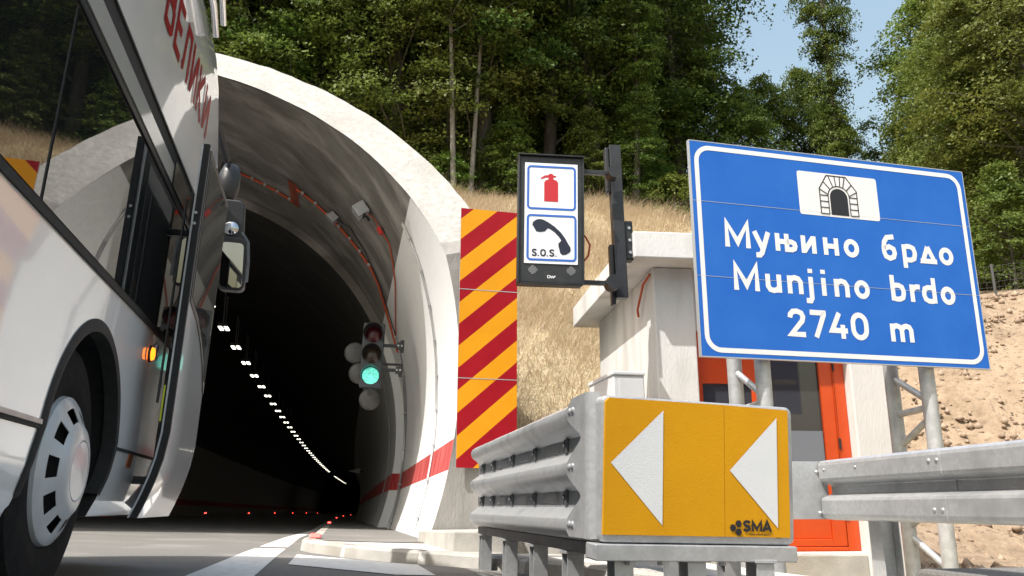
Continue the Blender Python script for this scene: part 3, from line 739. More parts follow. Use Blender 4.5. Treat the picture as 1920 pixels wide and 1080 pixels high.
# ------------------------------------------------------------------ booth
BO = thing('service_booth', 'white rendered service booth with flat overhanging roof and orange door', 'booth', (2.84, 7.3, 0), (0, 0, R(-5)))
zb = -.25
mb = MB()
def wbox(mb, u0, y0, z0, u1, y1, z1): mb.box(((u0 + u1) / 2, (y0 + y1) / 2, (z0 + z1) / 2), (u1 - u0, y1 - y0, z1 - z0))
wbox(mb, 0, .14, zb, .395, .34, 2.66); mb.build('wall', M['white_wall'], BO) if False else None
mb = MB()
wbox(mb, 0, 0, zb, .395, .3, 2.66)                 # left front pier
wbox(mb, .395, .10, 2.06, 1.9, .3, 2.66)           # lintel
wbox(mb, 1.9, .0, zb, 2.3, .3, 2.66)               # right front pier
wbox(mb, .395, .10, zb, 1.9, .3, .02)              # threshold wall
wbox(mb, .012, .3, zb, .2, 2.55, 2.66); wbox(mb, 2.1, .3, zb, 2.288, 2.55, 2.66); wbox(mb, .2, 2.35, zb, 2.1, 2.54, 2.66)
mb.build('wall', M['white_wall'], BO, bevel=.012)
mb = MB(); wbox(mb, -.26, -.3, 2.663, 2.56, 2.85, 2.92); mb.build('roof_slab', M['white_wall'], BO, bevel=.012)
mb = MB(); wbox(mb, .395, .02, zb, 1.9, .099, -.005); mb.build('door_step', M['kerb'], BO, bevel=.01)
mb = MB(); fw = .07
wbox(mb, .4, .12, .022, .46, .2, 2.055); wbox(mb, 1.78, .12, .022, 1.895, .2, 2.055); wbox(mb, .46, .12, 1.97, 1.78, .2, 2.055); wbox(mb, .46, .12, .022, 1.78, .2, .06)
mb.build('door_frame', M['orange'], BO, bevel=.008)
dl = MB(); wbox(dl, .465, .135, .065, 1.035, .185, .85); wbox(dl, .465, .135, 1.56, 1.035, .185, 1.965); wbox(dl, .465, .135, .85, .475, .185, 1.56); wbox(dl, .96, .135, .85, 1.035, .185, 1.56)
L1 = dl.build('door', M['orange'], BO, bevel=.006); tag(L1, 'narrow orange leaf with small dark window')
mb = MB(); wbox(mb, .475, .155, .85, .96, .165, 1.56); mb.build('window', M['door_glass'], L1)
dl = MB(); wbox(dl, 1.045, .13, .065, 1.13, .19, 1.965); wbox(dl, 1.64, .13, .065, 1.775, .19, 1.965); wbox(dl, 1.13, .13, 1.86, 1.64, .19, 1.965); wbox(dl, 1.13, .13, .38, 1.64, .19, .5); wbox(dl, 1.13, .15, .13, 1.64, .185, .38); wbox(dl, 1.13, .13, .065, 1.64, .19, .13)
L2 = dl.build('door', M['orange'], BO, bevel=.006); tag(L2, 'orange leaf with tall glass pane')
mb = MB(); wbox(mb, 1.13, .15, .5, 1.64, .16, 1.86); mb.build('glass_pane', M['door_glass'], L2)
mb = MB(); wbox(mb, 1.14, .164, .5, 1.63, .17, 1.1); mb.build('blind', M['door_blind'], L2)  # grey sheets added for the reflection and interior seen in the glass
mb = MB(); wbox(mb, 1.135, .142, .82, 1.635, .152, 1.12); mb.build('lower_blind', M['door_blind'], L2)
mb = MB(); mb.tube([(1.09, .12, 1.0), (1.09, .08, 1.0), (1.2, .08, 1.0)], .011, 8); mb.build('handle', M['steel_dull'], L2, smooth=40)
mb = MB()
for zz in (.35, 1.0, 1.75): mb.tube([(1.785, .118, zz - .05), (1.785, .118, zz + .05)], .012, 8)
mb.build('hinge', M['black_metal'], BO)
mb = MB(); mb.tube([(-.27, .03, 2.62), (.02, -.02, 2.6), (.03, -.015, 2.52), (-.02, -.005, 2.42)], .012, 8)
mb = MB(); mb.tube([(-.02, .05, 2.6), (-.035, .25, 2.55), (-.035, .5, 2.35), (-.02, .52, 2.28)], .012, 8); o = mb.build('hanging_cable', M['orange_cable'], BO, smooth=40)

# cabinet beside the booth
CB = thing('utility_cabinet', 'pale grey utility cabinet against the left booth wall', 'cabinet', (2.31, 7.0, 0))
mb = MB(); wbox(mb, .0, 0, .05, .285, .76, 1.55); mb.build('body', M['cabinet'], CB, bevel=.008)
mb = MB(); wbox(mb, -.012, -.012, 1.551, .29, .77, 1.585); mb.build('lid', M['cabinet'], CB, bevel=.008)
mb = MB(); wbox(mb, .05, -.006, .12, .275, -.001, 1.52); mb.build('door', M['cabinet'], CB, bevel=.002)
mb = MB(); wbox(mb, -.014, .68, .6, -.002, .75, 1.42); mb.build('red_strip', M['red_plastic'], CB)
mb = MB(); wbox(mb, .243, -.012, 1.1, .256, -.007, 1.3); mb.build('hinge', M['black_metal'], CB)
mb = MB(); wbox(mb, -.03, -.03, -.2, .3, .8, .049); mb.build('plinth', M['kerb'], CB)

# ------------------------------------------------------------------ SOS sign and its post
SO = plane_root('emergency_sign', 'black framed lit sign with red extinguisher and S.O.S. telephone handset', 'emergency sign', (1.732, 6.9, 2.936), -5.4, -.63, 1.99)
mb = MB(); mb.prism([(-.295, -.6), (.295, -.6), (.295, .6), (-.295, .6)], XY, 0, .17); mb.build('case', M['black_metal'], SO, bevel=.012)
mb = MB(); wbox(mb, -.305, -.03, .6, .305, .19, .612); wbox(mb, -.303, -.012, -.6, -.288, .0, .6); wbox(mb, .288, -.012, -.6, .303, .0, .6); wbox(mb, -.288, -.012, -.615, .288, .0, -.6)
mb.build('frame', M['black_metal'], SO, bevel=.004)
mb = MB(); mb.box((0, -.004, .055), (.485, .006, .95)); mb.build('white_face', M['sos_white'], SO)
mb = MB(); mb.stroke(rrect(-.213, .093, .217, .495, .028, 5), .02, XY, -.009, True); mb.stroke(rrect(-.213, -.385, .221, .028, .028, 5), .02, XY, -.009, True); mb.build('blue_border', M['sos_blue'], SO)
mb = MB()
mb.flat([(-.066, .163), (.062, .163), (.062, .345), (.05, .365), (.02, .375), (-.025, .375), (-.052, .365), (-.066, .345)], XY, -.0092)
mb.flat([(-.028, .3752), (.018, .3752), (.018, .395), (.045, .402), (.045, .41), (.012, .418), (.012, .43), (-.022, .43), (-.022, .418), (-.06, .412), (-.1, .385), (-.096, .373), (-.06, .39), (-.028, .395)], XY, -.0096)
mb.build('extinguisher_symbol', M['red_print'], SO)
mb = MB()
pts = [(-.168, -.06), (-.160, -.03), (-.12, -.008), (-.075, -.012), (-.055, -.03)]
top = [(-.055, -.03), (.0, -.062), (.06, -.112), (.11, -.165), (.135, -.2)]
mb.flat([(-.172, -.062), (-.165, -.035), (-.135, -.012), (-.1, -.006), (-.07, -.012), (-.025, -.035), (.03, -.072), (.085, -.122), (.125, -.175), (.15, -.22), (.175, -.262), (.178, -.29),
         (.165, -.312), (.13, -.332), (.1, -.335), (.082, -.318), (.066, -.255), (.066, -.228), (.085, -.21), (.09, -.198), (.07, -.168), (.03, -.125), (-.01, -.098), (-.03, -.09), (-.045, -.105), (-.06, -.122), (-.1, -.128), (-.135, -.125)], XY, -.0092)
mb.build('handset_symbol', M['navy_print'], SO)
mb = MB(); u = -.175
for ch, wd in (('S', .046), ('.', .016), ('O', .052), ('.', .016), ('S', .046), ('.', .016)):
    glyph(mb, ch, u, -.352, wd / G[ch][0], .064, .0135, XY, -.0092); u += wd + (.006 if ch != '.' else .008)
mb.build('lettering', M['navy_print'], SO)
mb = MB()
for cx in (-.165, .18):
    for i in range(-4, 5):
        for j in range(-4, 5):
            if i * i + j * j < 18: mb.box((cx + i * .009 + (.0045 if j % 2 else 0), -.0015, -.478 + j * .009), (.0055, .005, .0055))
mb.build('speaker_grille', M['steel_dull'], SO)
mb = MB()
mb.stroke([(-.03, -.548), (-.03, -.527), (-.012, -.527), (-.006, -.537), (-.012, -.548), (-.03, -.548)], .0055, XY, -.0006)
mb.stroke([(-.008, -.527), (.004, -.547), (.012, -.531), (.02, -.547), (.032, -.527)], .0055, XY, -.0010); mb.stroke([(.026, -.547), (.042, -.527)], .005, XY, -.0014)
mb.build('maker_mark', M['sos_white'], SO)
for vv in (.45, -.5):
    mb = MB(); mb.box((.3 + .15, .12, vv + (.06 if vv > 0 else -.05)), (.3, .05, .04)); mb.build('arm', M['black_metal'], SO, bevel=.004)
    mb = MB(); mb.tube([(.6, .04, vv + .06), (.6, .18, vv + .06)], .06, 20) if vv > 0 else mb.tube([(.585, .04, vv - .05), (.585, .18, vv - .05)], .07, 20); mb.build('hinge_disc', M['black_metal'], SO, smooth=40)
mb = MB(); mb.tube([(.3, .1, -.38), (.36, .1, -.3), (.375, .1, -.2), (.33, .1, -.12), (.3, .1, -.1)], .009, 8); mb.build('orange_cable', M['orange_cable'], SO, smooth=40)
PO = thing('sign_post', 'black steel post bolted to the booth roof edge holding the emergency sign', 'post', (2.44, 7.12, 2.2), (0, R(-1), R(-5)))
mb = MB(); wbox(mb, -.045, -.055, .08, .065, .055, 1.6); mb.build('upright', M['black_metal'], PO, bevel=.005)
for z0, z1 in ((.02, .6), (1.12, 1.58)):
    mb = MB(); wbox(mb, -.085, -.03, z0, -.047, .05, z1); mb.build('clamp_plate', M['black_metal'], PO, bevel=.008)
mb = MB(); wbox(mb, .067, -.03, .45, .15, .1, .84); mb.build('roof_bracket', M['black_metal'], PO, bevel=.02)
mb = MB()
for zz in (.52, .64, .76): mb.tube([(.108, -.031, zz), (.108, -.045, zz)], .016, 6)
mb.build('bolt', M['steel_dull'], PO)

# ------------------------------------------------------------------ crash cushion
CU = thing('crash_cushion', 'galvanised crash cushion with yellow arrow panel and triple wave side rails', 'crash cushion', (1.443, 3.3, 0), (0, R(1.4), 0))
PROF = []
for c_ in (.33, .57, .81):
    PROF += [(-.004, c_ - .088), (.045, c_ - .052), (.068, c_ - .036), (.08, c_ - .014), (.082, c_ + .006), (.074, c_ + .026), (.052, c_ + .043), (-.0, c_ + .078)]
PROF[0] = (.02, .272); PROF[-1] = (.02, .868)
for sd in (-1, 1):
    for k, (y0, y1) in enumerate(((.2, 1.3), (1.22, 2.35), (2.27, 3.4))):
        mb = MB(); off = .004 * (2 - k)
        ends = [y0, y1] if k < 2 else [y0, y1 - .12, y1 - .05, y1]
        rows = []
        for q, y in enumerate(ends):
            ins = 0 if k < 2 or q < 2 else (.02 if q == 2 else .075)
            rows.append([(sd * (.4 + max(-.004, d - ins) + off), y, z) for d, z in PROF])
        mb.grid(rows); mb.build('side_rail', M['galv'], CU, smooth=28, solid=.004)
    mb = MB(); wbox(mb, sd * .345 - .008, .15, .28, sd * .345 + .008, 3.3, .86); mb.build('inner_plate', M['galv_dark'], CU)  # dark plate added behind the rails to block light
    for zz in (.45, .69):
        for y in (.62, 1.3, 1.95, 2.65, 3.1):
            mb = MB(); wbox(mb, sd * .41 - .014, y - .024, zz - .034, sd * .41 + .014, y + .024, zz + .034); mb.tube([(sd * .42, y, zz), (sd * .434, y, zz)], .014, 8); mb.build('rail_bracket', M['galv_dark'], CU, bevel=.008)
        for y in (.95, 1.65, 2.3):
            mb = MB(); wbox(mb, sd * .408 - .004, y - .14, zz - .02, sd * .408 + .006, y + .14, zz + .02); mb.build('splice_strip', M['galv'], CU)
    if sd > 0: continue
    # nose side plate with scalloped rear edge
    mb = MB(); rows = []
    for q in range(41):
        z = .285 + (.87 - .285) * q / 40
        rdg = max(abs(math.cos((z - .33) / .24 * math.pi)), 0) ** 1.0
        ye = .10 + .24 * rdg ** 1.4
        row = []
        for s_ in np.linspace(0, 1, 8):
            y = ye + (.045 - ye) * s_; row.append((sd * (.487 - .0 * s_), y, z))
        for a in (20, 45, 70, 90):
            row.append((sd * (.44 + .047 * math.cos(R(a))), .045 - .045 * math.sin(R(a)), z))
        rows.append(row)
    mb.grid(rows); mb.build('nose_plate', M['galv'], CU, smooth=60, solid=.005)
    mb = MB()
    for zz in (.815, .575, .335):
        for y in (.23, .28): mb.lathe((sd * .489, y, zz), (sd, 0, 0), [(.0005, .012), (.012, .009), (.018, 0)], 10)
    mb.build('bolt', M['steel_dull'], CU, smooth=60)
# front panel, its own small tilt
u_ = Vector((.99429358, .1038038, -.02459775)).normalized(); v_ = Vector((.03126528, -.06310156, .99751726)).normalized(); yb = v_.cross(u_)
mp_ = Matrix((u_, yb, v_)).transposed().to_4x4(); mp_.translation = Vector((1.443, 3.285, .571))
rootm = Matrix.Translation((1.443, 3.3, 0)) @ Euler((0, R(1.4), 0)).to_matrix().to_4x4()
loc_m = rootm.inverted() @ mp_
def tofp(u, v, d): 
    q = loc_m @ Vector((u, d, v)); return (q.x, q.y, q.z)
FP = tofp
mb = MB(); mb.prism(rrect(-.438, -.30, .455, .277, .03, 5), FP, .0105, .14); o = mb.build('nose_box', M['galv'], CU, bevel=.01)
mb = MB(); mb.prism([(-.427, -.268), (.1145, -.268), (.1145, .268), (-.41, .268), (-.427, .25)], FP, 0, .01); mb.prism([(.1165, -.268), (.427, -.268), (.427, .262), (.1165, .268)], FP, 0.0005, .01)
o = mb.build('yellow_sheet', M['yellow'], CU)
for tr_ in ([(-.399, .010), (-.169, .229), (-.170, -.229)], [(.139, -.001), (.369, .228), (.366, -.230)]):
    tri = MB(); tri.flat(tr_, FP, -.002); tri.build('white_arrow', M['white_sheet'], o)
mb = MB()
def hexa(cx, cy, r): mb.flat([(cx + r * math.cos(R(60 * k)), cy + r * math.sin(R(60 * k))) for k in range(6)], FP, -.0025)
hexa(.152, -.232, .0155); hexa(.178, -.2155, .0155); hexa(.178, -.2485, .0155)
mb.build('hexagon_logo', M['sign_black'], o)
def text_mesh(body, size, bold=0, sx=1):
    c = bpy.data.curves.new('lettering', 'FONT'); c.body = body; c.size = size; c.offset = bold; c.resolution_u = 3
    ob = bpy.data.objects.new('lettering', c); COL.objects.link(ob)
    me = bpy.data.meshes.new_from_object(ob.evaluated_get(bpy.context.evaluated_depsgraph_get()))
    vs = [(v.co.x * sx, v.co.y) for v in me.vertices]; fs = [tuple(p.vertices) for p in me.polygons]
    bpy.data.objects.remove(ob); bpy.data.curves.remove(c); bpy.data.meshes.remove(me)
    return vs, fs
def put_text(mb, body, size, u0, v0, fr, d, bold=0, width=None):
    vs, fs = text_mesh(body, size, bold); x0 = min(v[0] for v in vs); x1 = max(v[0] for v in vs)
    k = width / (x1 - x0) if width else 1
    mb.add([fr(u0 + (x - x0) * k, v0 + y, d) for x, y in vs], fs)
mb = MB(); 
for ch, uu_, wd_ in (('S', .199, .036), ('M', .241, .047), ('A', .292, .043)): glyph(mb, ch, uu_, -.2445, wd_ / G[ch][0], .0415, .0115, FP, -.0025, .0003)
put_text(mb, 'safety modular absorber', .0115, .232, -.2605, FP, -.0025, .0002, .1)
mb.build('lettering', M['sign_black'], o)
mb = MB()
mb.prism(rrect(-.462, -.366, .452, -.303, .006, 2), FP, -.012, .09); mb.build('front_beam', M['galv'], CU, bevel=.004)
mb = MB()
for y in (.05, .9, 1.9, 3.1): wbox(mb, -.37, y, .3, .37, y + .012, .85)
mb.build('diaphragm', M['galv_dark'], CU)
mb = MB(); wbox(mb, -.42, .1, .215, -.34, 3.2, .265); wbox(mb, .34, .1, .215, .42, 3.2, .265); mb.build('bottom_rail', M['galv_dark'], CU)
def legp(x, y, name='leg'):
    mb = MB(); wbox(mb, x - .04, y, -.12, x + .04, y + .006, .2); wbox(mb, x - .04, y + .094, -.12, x + .04, y + .1, .2); wbox(mb, x - .004, y + .0065, -.12, x + .004, y + .0935, .2)
    wbox(mb, x - .05, y - .01, .2005, x + .05, y + .11, .2145)
    mb.build(name, M['galv'], CU, bevel=.002)
for x in (-.33, -.02, .28): legp(x, .03)
for y in (.55, 1.25, 2.05, 3.0): legp(-.385, y); legp(.385, y)
mb = MB()
for x in (-.3, -.16, .12, .31): mb.tube([tofp(x, -.385, .03), tofp(x, -.364, .03)], .014, 6)
mb.build('bolt', M['steel_dull'], CU)

# ------------------------------------------------------------------ W-beam guard rail on the right
GR = thing('guard_rail', 'galvanised two wave guard rail running towards the viewer on the right', 'guard rail', (2.81, 4.5, .515), (0, 0, R(-93.5 + 90)))
# local: -y runs towards the camera, -x faces the road
WP = [(.0, .168), (-.03, .166), (-.07, .16), (-.083, .15), (-.088, .135), (-.088, .062), (-.083, .05), (-.07, .043), (-.022, .026), (-.018, .02), (-.018, -.02), (-.022, -.026), (-.07, -.043), (-.083, -.05), (-.088, -.062), (-.088, -.135), (-.083, -.15), (-.07, -.16), (-.03, -.166), (.0, -.168)]
for y0, y1, off in ((-.0, -1.12, .004), (-1.02, -3.2, 0), (-3.1, -12, .004)):
    mb = MB(); mb.grid([[(d - off, y, z) for d, z in WP] for y in (y0, y1)]); mb.build('wave_rail', M['galv'], GR, smooth=18, solid=.004)
mb = MB()
for y in (-1.04, -1.1):
    for z in (.11, -.11): mb.lathe((-.09, y, z), (-1, 0, 0), [(.0005, .011), (.009, .009), (.014, 0)], 12)
for y in (-.06, -.4):
    mb.lathe((-.09, y, .11), (-1, 0, 0), [(.0005, .01), (.008, .008), (.012, 0)], 12)
mb.build('bolt', M['steel_dull'], GR, smooth=60)
mb = MB(); wbox(mb, -.36, .012, -.165, -.04, .02, .16); mb.build('end_plate', M['galv'], GR, bevel=.002)
mb = MB()
for y in (-.1, -.3):
    for z in (.1, -.13): mb.lathe((y, .012, z), (0, -1, 0), [(.0005, .01), (.008, .008), (.012, 0)], 12)
mb.build('bolt', M['steel_dull'], GR, smooth=60)
for y in (-.32, -4.3):
    mb = MB(); wbox(mb, .03, y - .06, -.66, .036, y + .06, .12); wbox(mb, .13, y - .06, -.66, .136, y + .06, .12); wbox(mb, .0365, y - .003, -.66, .1295, y + .003, .12)
    mb.build('rail_post', M['galv'], GR, bevel=.002)
# low dark kerb block in the bottom right corner
mb = MB(); rows = []
o = None
pr = rrect(0, -.2, .5, .13, .05, 4)
mb.prism(pr, lambda u, v, d: (2.75 + d, 3.3 + u, v), 0, 4.0)
o = mb.build('asphalt_kerb', M['asphalt'], bevel=.02); tag(o, 'dark rounded asphalt edging below the guard rail', 'kerb edging')

# ------------------------------------------------------------------ coach on the left
a_, ph = R(1.33), R(2.0)
ey_ = Vector((-math.sin(a_), math.cos(a_), 0)); ex_ = Vector((math.cos(a_), math.sin(a_), 0)) * math.cos(ph) - Vector((0, 0, 1)) * math.sin(ph); ez_ = ex_.cross(ey_)
BU = thing('coach', 'white coach with red lettering and open front door beside the tunnel', 'bus', (-1.05, 3.55, .035), Matrix((ex_, ey_, ez_)).transposed().to_euler())
WB = 2.54
def side_x(z):
    pts = [(.34, -.075), (.42, -.045), (.52, -.018), (.66, 0), (1.3, 0), (2.3, 0), (3.2, 0), (3.4, -.02), (3.5, -.06), (3.6, -.16), (3.66, -.3), (3.72, -.6)]
    for (z0, x0), (z1, x1) in zip(pts, pts[1:]):
        if z <= z1: return x0 + (x1 - x0) * max(0, (z - z0)) / (z1 - z0)
    return pts[-1][1]
def front_u(z): return 2.58 if z < 2.78 else 2.58 - (z - 2.78) * 1.0
def plan(z):
    xs, uf, ub = side_x(z), front_u(z), -9.2
    xl = -WB - xs; r = .16; out = []
    for cx, cy, a0 in ((xs - r, uf - r, 0), (xl + r, uf - r, 90), (xl + r, ub + r, 180), (xs - r, ub + r, 270)):
        for k in range(9):
            a = R(a0 + 90 * k / 8); out.append((cx + r * math.cos(a), cy + r * math.sin(a), z))
    hw = (xs - xl) / 2; mid = (xs + xl) / 2
    out = out[:9] + [(mid + hw * .86 * t, uf + .42 * (1 - (t * .95) ** 2) ** .8 - .0, z) for t in (.8, .55, .28, 0, -.28, -.55, -.8)] + out[9:]
    return out
mb = MB(); zs = [.34, .38, .42, .47, .52, .58, .66, .9, 1.3, 1.8, 2.3, 2.6, 2.75, 2.9, 3.05, 3.2, 3.35, 3.45, 3.55, 3.62, 3.68, 3.72]
lv = [plan(z) for z in zs]; mb.grid(lv, 0, closed=True)
n = len(lv[0]); mb.add(lv[0], [tuple(range(n - 1, -1, -1))]); mb.add(lv[-1], [tuple(range(n))])
body = mb.build('body', [M['bus_white'], M['rubber']], BU, smooth=40)
def cut(o, cutter_mb):
    c = cutter_mb.build('cutter', M['rubber']); c.parent = BU
    bpy.context.view_layer.update()
    m = o.modifiers.new('cut', 'BOOLEAN'); m.operation = 'DIFFERENCE'; m.object = c; m.solver = 'EXACT'
    me = bpy.data.meshes.new_from_object(o.evaluated_get(bpy.context.evaluated_depsgraph_get()))
    o.modifiers.clear(); old = o.data; o.data = me; me.name = o.name
    cm = c.data; bpy.data.objects.remove(c); bpy.data.meshes.remove(cm)
AC, AR = (.10, .565), .545
def cyl(u, z, r, x0, x1, nn=48):
    m = MB(); m.lathe((x0, u, z), (1, 0, 0), [(.001, 0), (r, 0), (r, x1 - x0), (.001, x1 - x0)], nn); return m
def archcut(u):
    m = MB(); pts = [(u + AC[0] + AR * math.cos(R(t)), AC[1] + AR * math.sin(R(t))) for t in range(-6, 187, 6)] + [(u + AC[0] - .5, .1), (u + AC[0] + .5, .1)]
    m.prism(pts, lambda a, b, d: (d, a, b), -.55, .4); return m
cut(body, archcut(0)); cut(body, archcut(-5.9))
m = MB(); m.box((-.2, 2.0, 1.32), (1.2, .84, 1.96)); cut(body, m)
me = body.data
# faces made by the cutters (inside the shell) are black; the rest white
rub = next((i for i, mm in enumerate(me.materials) if mm and mm.name.startswith('black_rubber')), None)
for p in me.polygons:
    c = p.center; inside = c.x < side_x(max(.34, min(3.7, c.z))) - .03 and c.x > -WB * .5 and .3 < c.z < 2.5 and c.y < 2.44 and (p.area < 50) and (abs(c.y - AC[0]) < .6 or abs(c.y - AC[0] + 5.9) < .6 or 1.55 < c.y < 2.44)
    if inside and rub is not None: p.material_index = rub
for pu in (0, -5.9):
    mb = MB(); rows = []
    for t in np.linspace(-14, 196, 50):
        c_, s_ = math.cos(R(t)), math.sin(R(t)); z1 = AC[1] + (AR + .012) * s_; sx_ = side_x(max(.34, z1)) 
        rows.append([(sx_ - .05, pu + AC[0] + (AR - .035) * c_, AC[1] + (AR - .035) * s_), (sx_ + .008, pu + AC[0] + (AR - .03) * c_, AC[1] + (AR - .03) * s_), (sx_ + .012, pu + AC[0] + (AR - .0) * c_, AC[1] + (AR - .0) * s_), (sx_ + .003, pu + AC[0] + (AR + .022) * c_, AC[1] + (AR + .022) * s_)])
    mb.grid(rows); mb.build('wheel_arch_trim', M['rubber'], BU, smooth=50)
def wheel(u, x0, R_=.5):
    mb = MB(); prof = [(.27, -.26), (.40, -.29), (.465, -.28), (.498, -.24), (.5, -.15), (.498, -.06), (.47, -.012), (.42, 0), (.35, .006), (.29, -.004), (.262, -.03), (.262, -.24)]
    mb.lathe((x0, u, .52), (1, 0, 0), prof, 64, closed=True)
    W = mb.build('wheel', M['tyre'], BU, smooth=35)
    def sk(i, k):
        return i == 3 and k % 7 > 2
    mb = MB(); prof = [(.282, -.012), (.278, .008), (.262, .02), (.237, .03), (.185, .055), (.165, .07), (.14, .078), (.118, .08), (.115, .074), (.11, .08), (.001, .082)]
    mb.lathe((x0, u, .52), (1, 0, 0), prof, 70, skip=sk); o = mb.build('wheel_cover', M['hub'], W, smooth=40, solid=.003)
    mb = MB(); mb.lathe((x0 - .05, u, .52), (1, 0, 0), [(.265, 0), (.001, .0)], 40); mb.build('brake_hub', M['rubber'], W)  # flat black disc added; darkness behind the cover slots put into colour
    return W
wheel(.0, -.05); wheel(-5.9, -.05)
mb = MB(); mb.lathe((-2.5, 0, .52), (1, 0, 0), [(.2, 0), (.49, .01), (.5, .05), (.5, .25), (.49, .29), (.2, .3)], 40, closed=True); mb.lathe((-2.5, -5.9, .52), (1, 0, 0), [(.2, 0), (.49, .01), (.5, .05), (.5, .25), (.49, .29), (.2, .3)], 40, closed=True)
mb.build('wheel', M['tyre'], BU, smooth=40)
def sidepanel(name, poly, mat, d, parent=BU, th=.0):
    mb = MB(); fr = lambda u, v, q: (side_x(v) + q, u, v)
    if th: mb.prism(poly, fr, d - th, d)
    else: mb.flat(poly, fr, d)
    return mb.build(name, mat, parent)
def rect(u0, v0, u1, v1): return [(u0, v0), (u1, v0), (u1, v1), (u0, v1)]
# black window band, glass panes, vent panes
sidepanel('window_surround', rect(-9.0, 1.295, 1.6, 2.30), M['rubber'], .004, th=.02)
panes = [(-8.9, -7.2), (-7.17, -5.62), (-5.59, -4.04), (-4.01, -2.44), (-2.41, -.865), (-.835, 1.575)]
for u0, u1 in panes:
    g = sidepanel('window', rect(u0, 1.325, u1, 2.02), M['bus_glass'], .008, th=.003)
    us = [u0 + .06, u1 - .06] if u0 < -1 else [u0 + .06, .95, .99, u1 - .03]
    for q in range(0, len(us), 2):
        sidepanel('vent_pane', rect(us[q], 2.09, us[q + 1], 2.19 if q == 0 else 2.235), M['pale_glass' if q == 0 else 'bus_glass'], .0075, g, .003)
mb = MB(); wbox(mb, .0081, -9.0, 2.03, .016, 1.59, 2.055); wbox(mb, .0081, -9.0, 2.27, .013, 1.59, 2.282); mb.build('window_rail', M['black_metal'], BU)
mb = MB(); wbox(mb, .0, -9.1, 1.287, .010, 1.6, 1.318); mb.build('window_trim', M['rubber'], BU)
mb = MB()
for u0, u1 in ((-9.1, -6.36), (-5.26, -.447), (.652, 1.575)): wbox(mb, -.004, u0, .640, .0035, u1, .655); 
mb.build('skirt_seam', M['rubber'], BU)
mb = MB()
for u0, u1 in ((-9.1, -6.37), (-5.25, -.457)): wbox(mb, -.002, u0, .6555, .009, u1, .672)
mb.build('skirt_rail', M['steel_dull'], BU)
# lettering: condensed capitals on the upper side
fr = lambda u, v, q: (side_x(v) + q, u, v)
mb = MB(); u = .27
for ch, wd in (('B', .21), ('E', .19), ('Л', .22), ('И', .215), ('К', .215), ('И', .215)):
    glyph(mb, ch, u, 2.675 + .03 * (u - .27), wd / G[ch][0],   .3, .05, fr, .003, step=-.0006); u += wd + .045
mb.build('lettering', M['bus_red'], BU)
# marker lamps and fittings
mb = MB(); mb.lathe((.002, 1.06, 1.165), (1, 0, 0), [(.047, 0), (.045, .008), (.036, .012)], 20); mb.build('lamp_bezel', M['black_metal'], BU, smooth=40)
mb = MB(); mb.lathe((.004, 1.06, 1.165), (1, 0, 0), [(.036, .008), (.03, .022), (.001, .026)], 20); mb.build('marker_lamp', M['amber_lit'], BU, smooth=40)
mb = MB(); mb.lathe((.002, 1.2, 1.2), (1, 0, 0), [(.045, 0), (.043, .01), (.03, .012), (.028, .004), (.001, .004)], 20); mb.build('door_lock', M['steel_dull'], BU, smooth=40)
sidepanel('side_reflector', rect(.96, .575, 1.05, .64), M['amber'], .006, th=.006)
# door opening: dark step well edge and sill
mb = MB(); wbox(mb, -.05, 1.585, .36, .004, 1.6, 2.28); mb.build('opening_seal', M['rubber'], BU)
mb = MB(); wbox(mb, -.7, 1.6, .36, -.05, 2.4, .40); wbox(mb, -.7, 1.6, .4, -.35, 2.4, .66); wbox(mb, -.7, 1.6, .66, -.6, 2.4, .95); mb.build('entry_step', M['galv_dark'], BU)
# plug door swung out beside the body
def dd(z): return .19 if z > .75 else .19 - .10 * ((.75 - z) / .42) ** 1.7
zl = [.335, .36, .4, .46, .53, .62, .75, 1.0, 1.4, 1.9, 2.3]
DU0 = lambda z: .90 - .0 * z
D0, D1 = .885, 1.80
mb = MB(); rows = []
for z in zl:
    d = dd(z); rows.append([(d - .045, D0, z), (d, D0, z), (d, D1 - .03, z), (d - .012, D1, z), (d - .045, D1, z)])
mb.grid(rows, 0, closed=True); mb.add(rows[0], [(4, 3, 2, 1, 0)]); mb.add(rows[-1], [(0, 1, 2, 3, 4)])
DO = mb.build('door', M['bus_white'], BU, smooth=40)
frd = lambda u, v, q: (dd(v) + q, u, v)
dg = [(D0 + .02, 1.43), (1.2, 1.38), (1.42, 1.30), (1.6, 1.20), (1.73, 1.07), (D1 - .035, 1.05), (D1 - .03, 2.285), (D0 + .02, 2.285)]
mb = MB(); mb.prism(dg, frd, .0, .006); mb.build('door_frame', M['black_metal'], DO)
mb = MB(); mb.prism([(D0 + .02, 1.0), (D1 - .02, 1.0), (D1 - .02, 2.285), (D0 + .02, 2.285)], lambda u, v, q: (.144 + q, u, v), -.003, .0); mb.build('inner_lining', M['black_metal'], DO)
mb = MB(); mb.prism([(D0 + .1, 1.1), (D1 - .1, 1.1), (D1 - .1, 2.2), (D0 + .1, 2.2)], lambda u, v, q: (.1405 + q, u, v), -.003, .0); mb.build('inner_glass', M['pale_glass'], DO)
dg2 = [(D0 + .05, 1.46), (1.22, 1.41), (1.44, 1.33), (1.62, 1.23), (1.70, 1.12), (D1 - .06, 1.12), (D1 - .06, 2.24), (D0 + .05, 2.24)]
mb = MB(); mb.prism(dg2, frd, .0065, .009); mb.build('glass_pane', M['door_pane'], DO)
mb = MB()
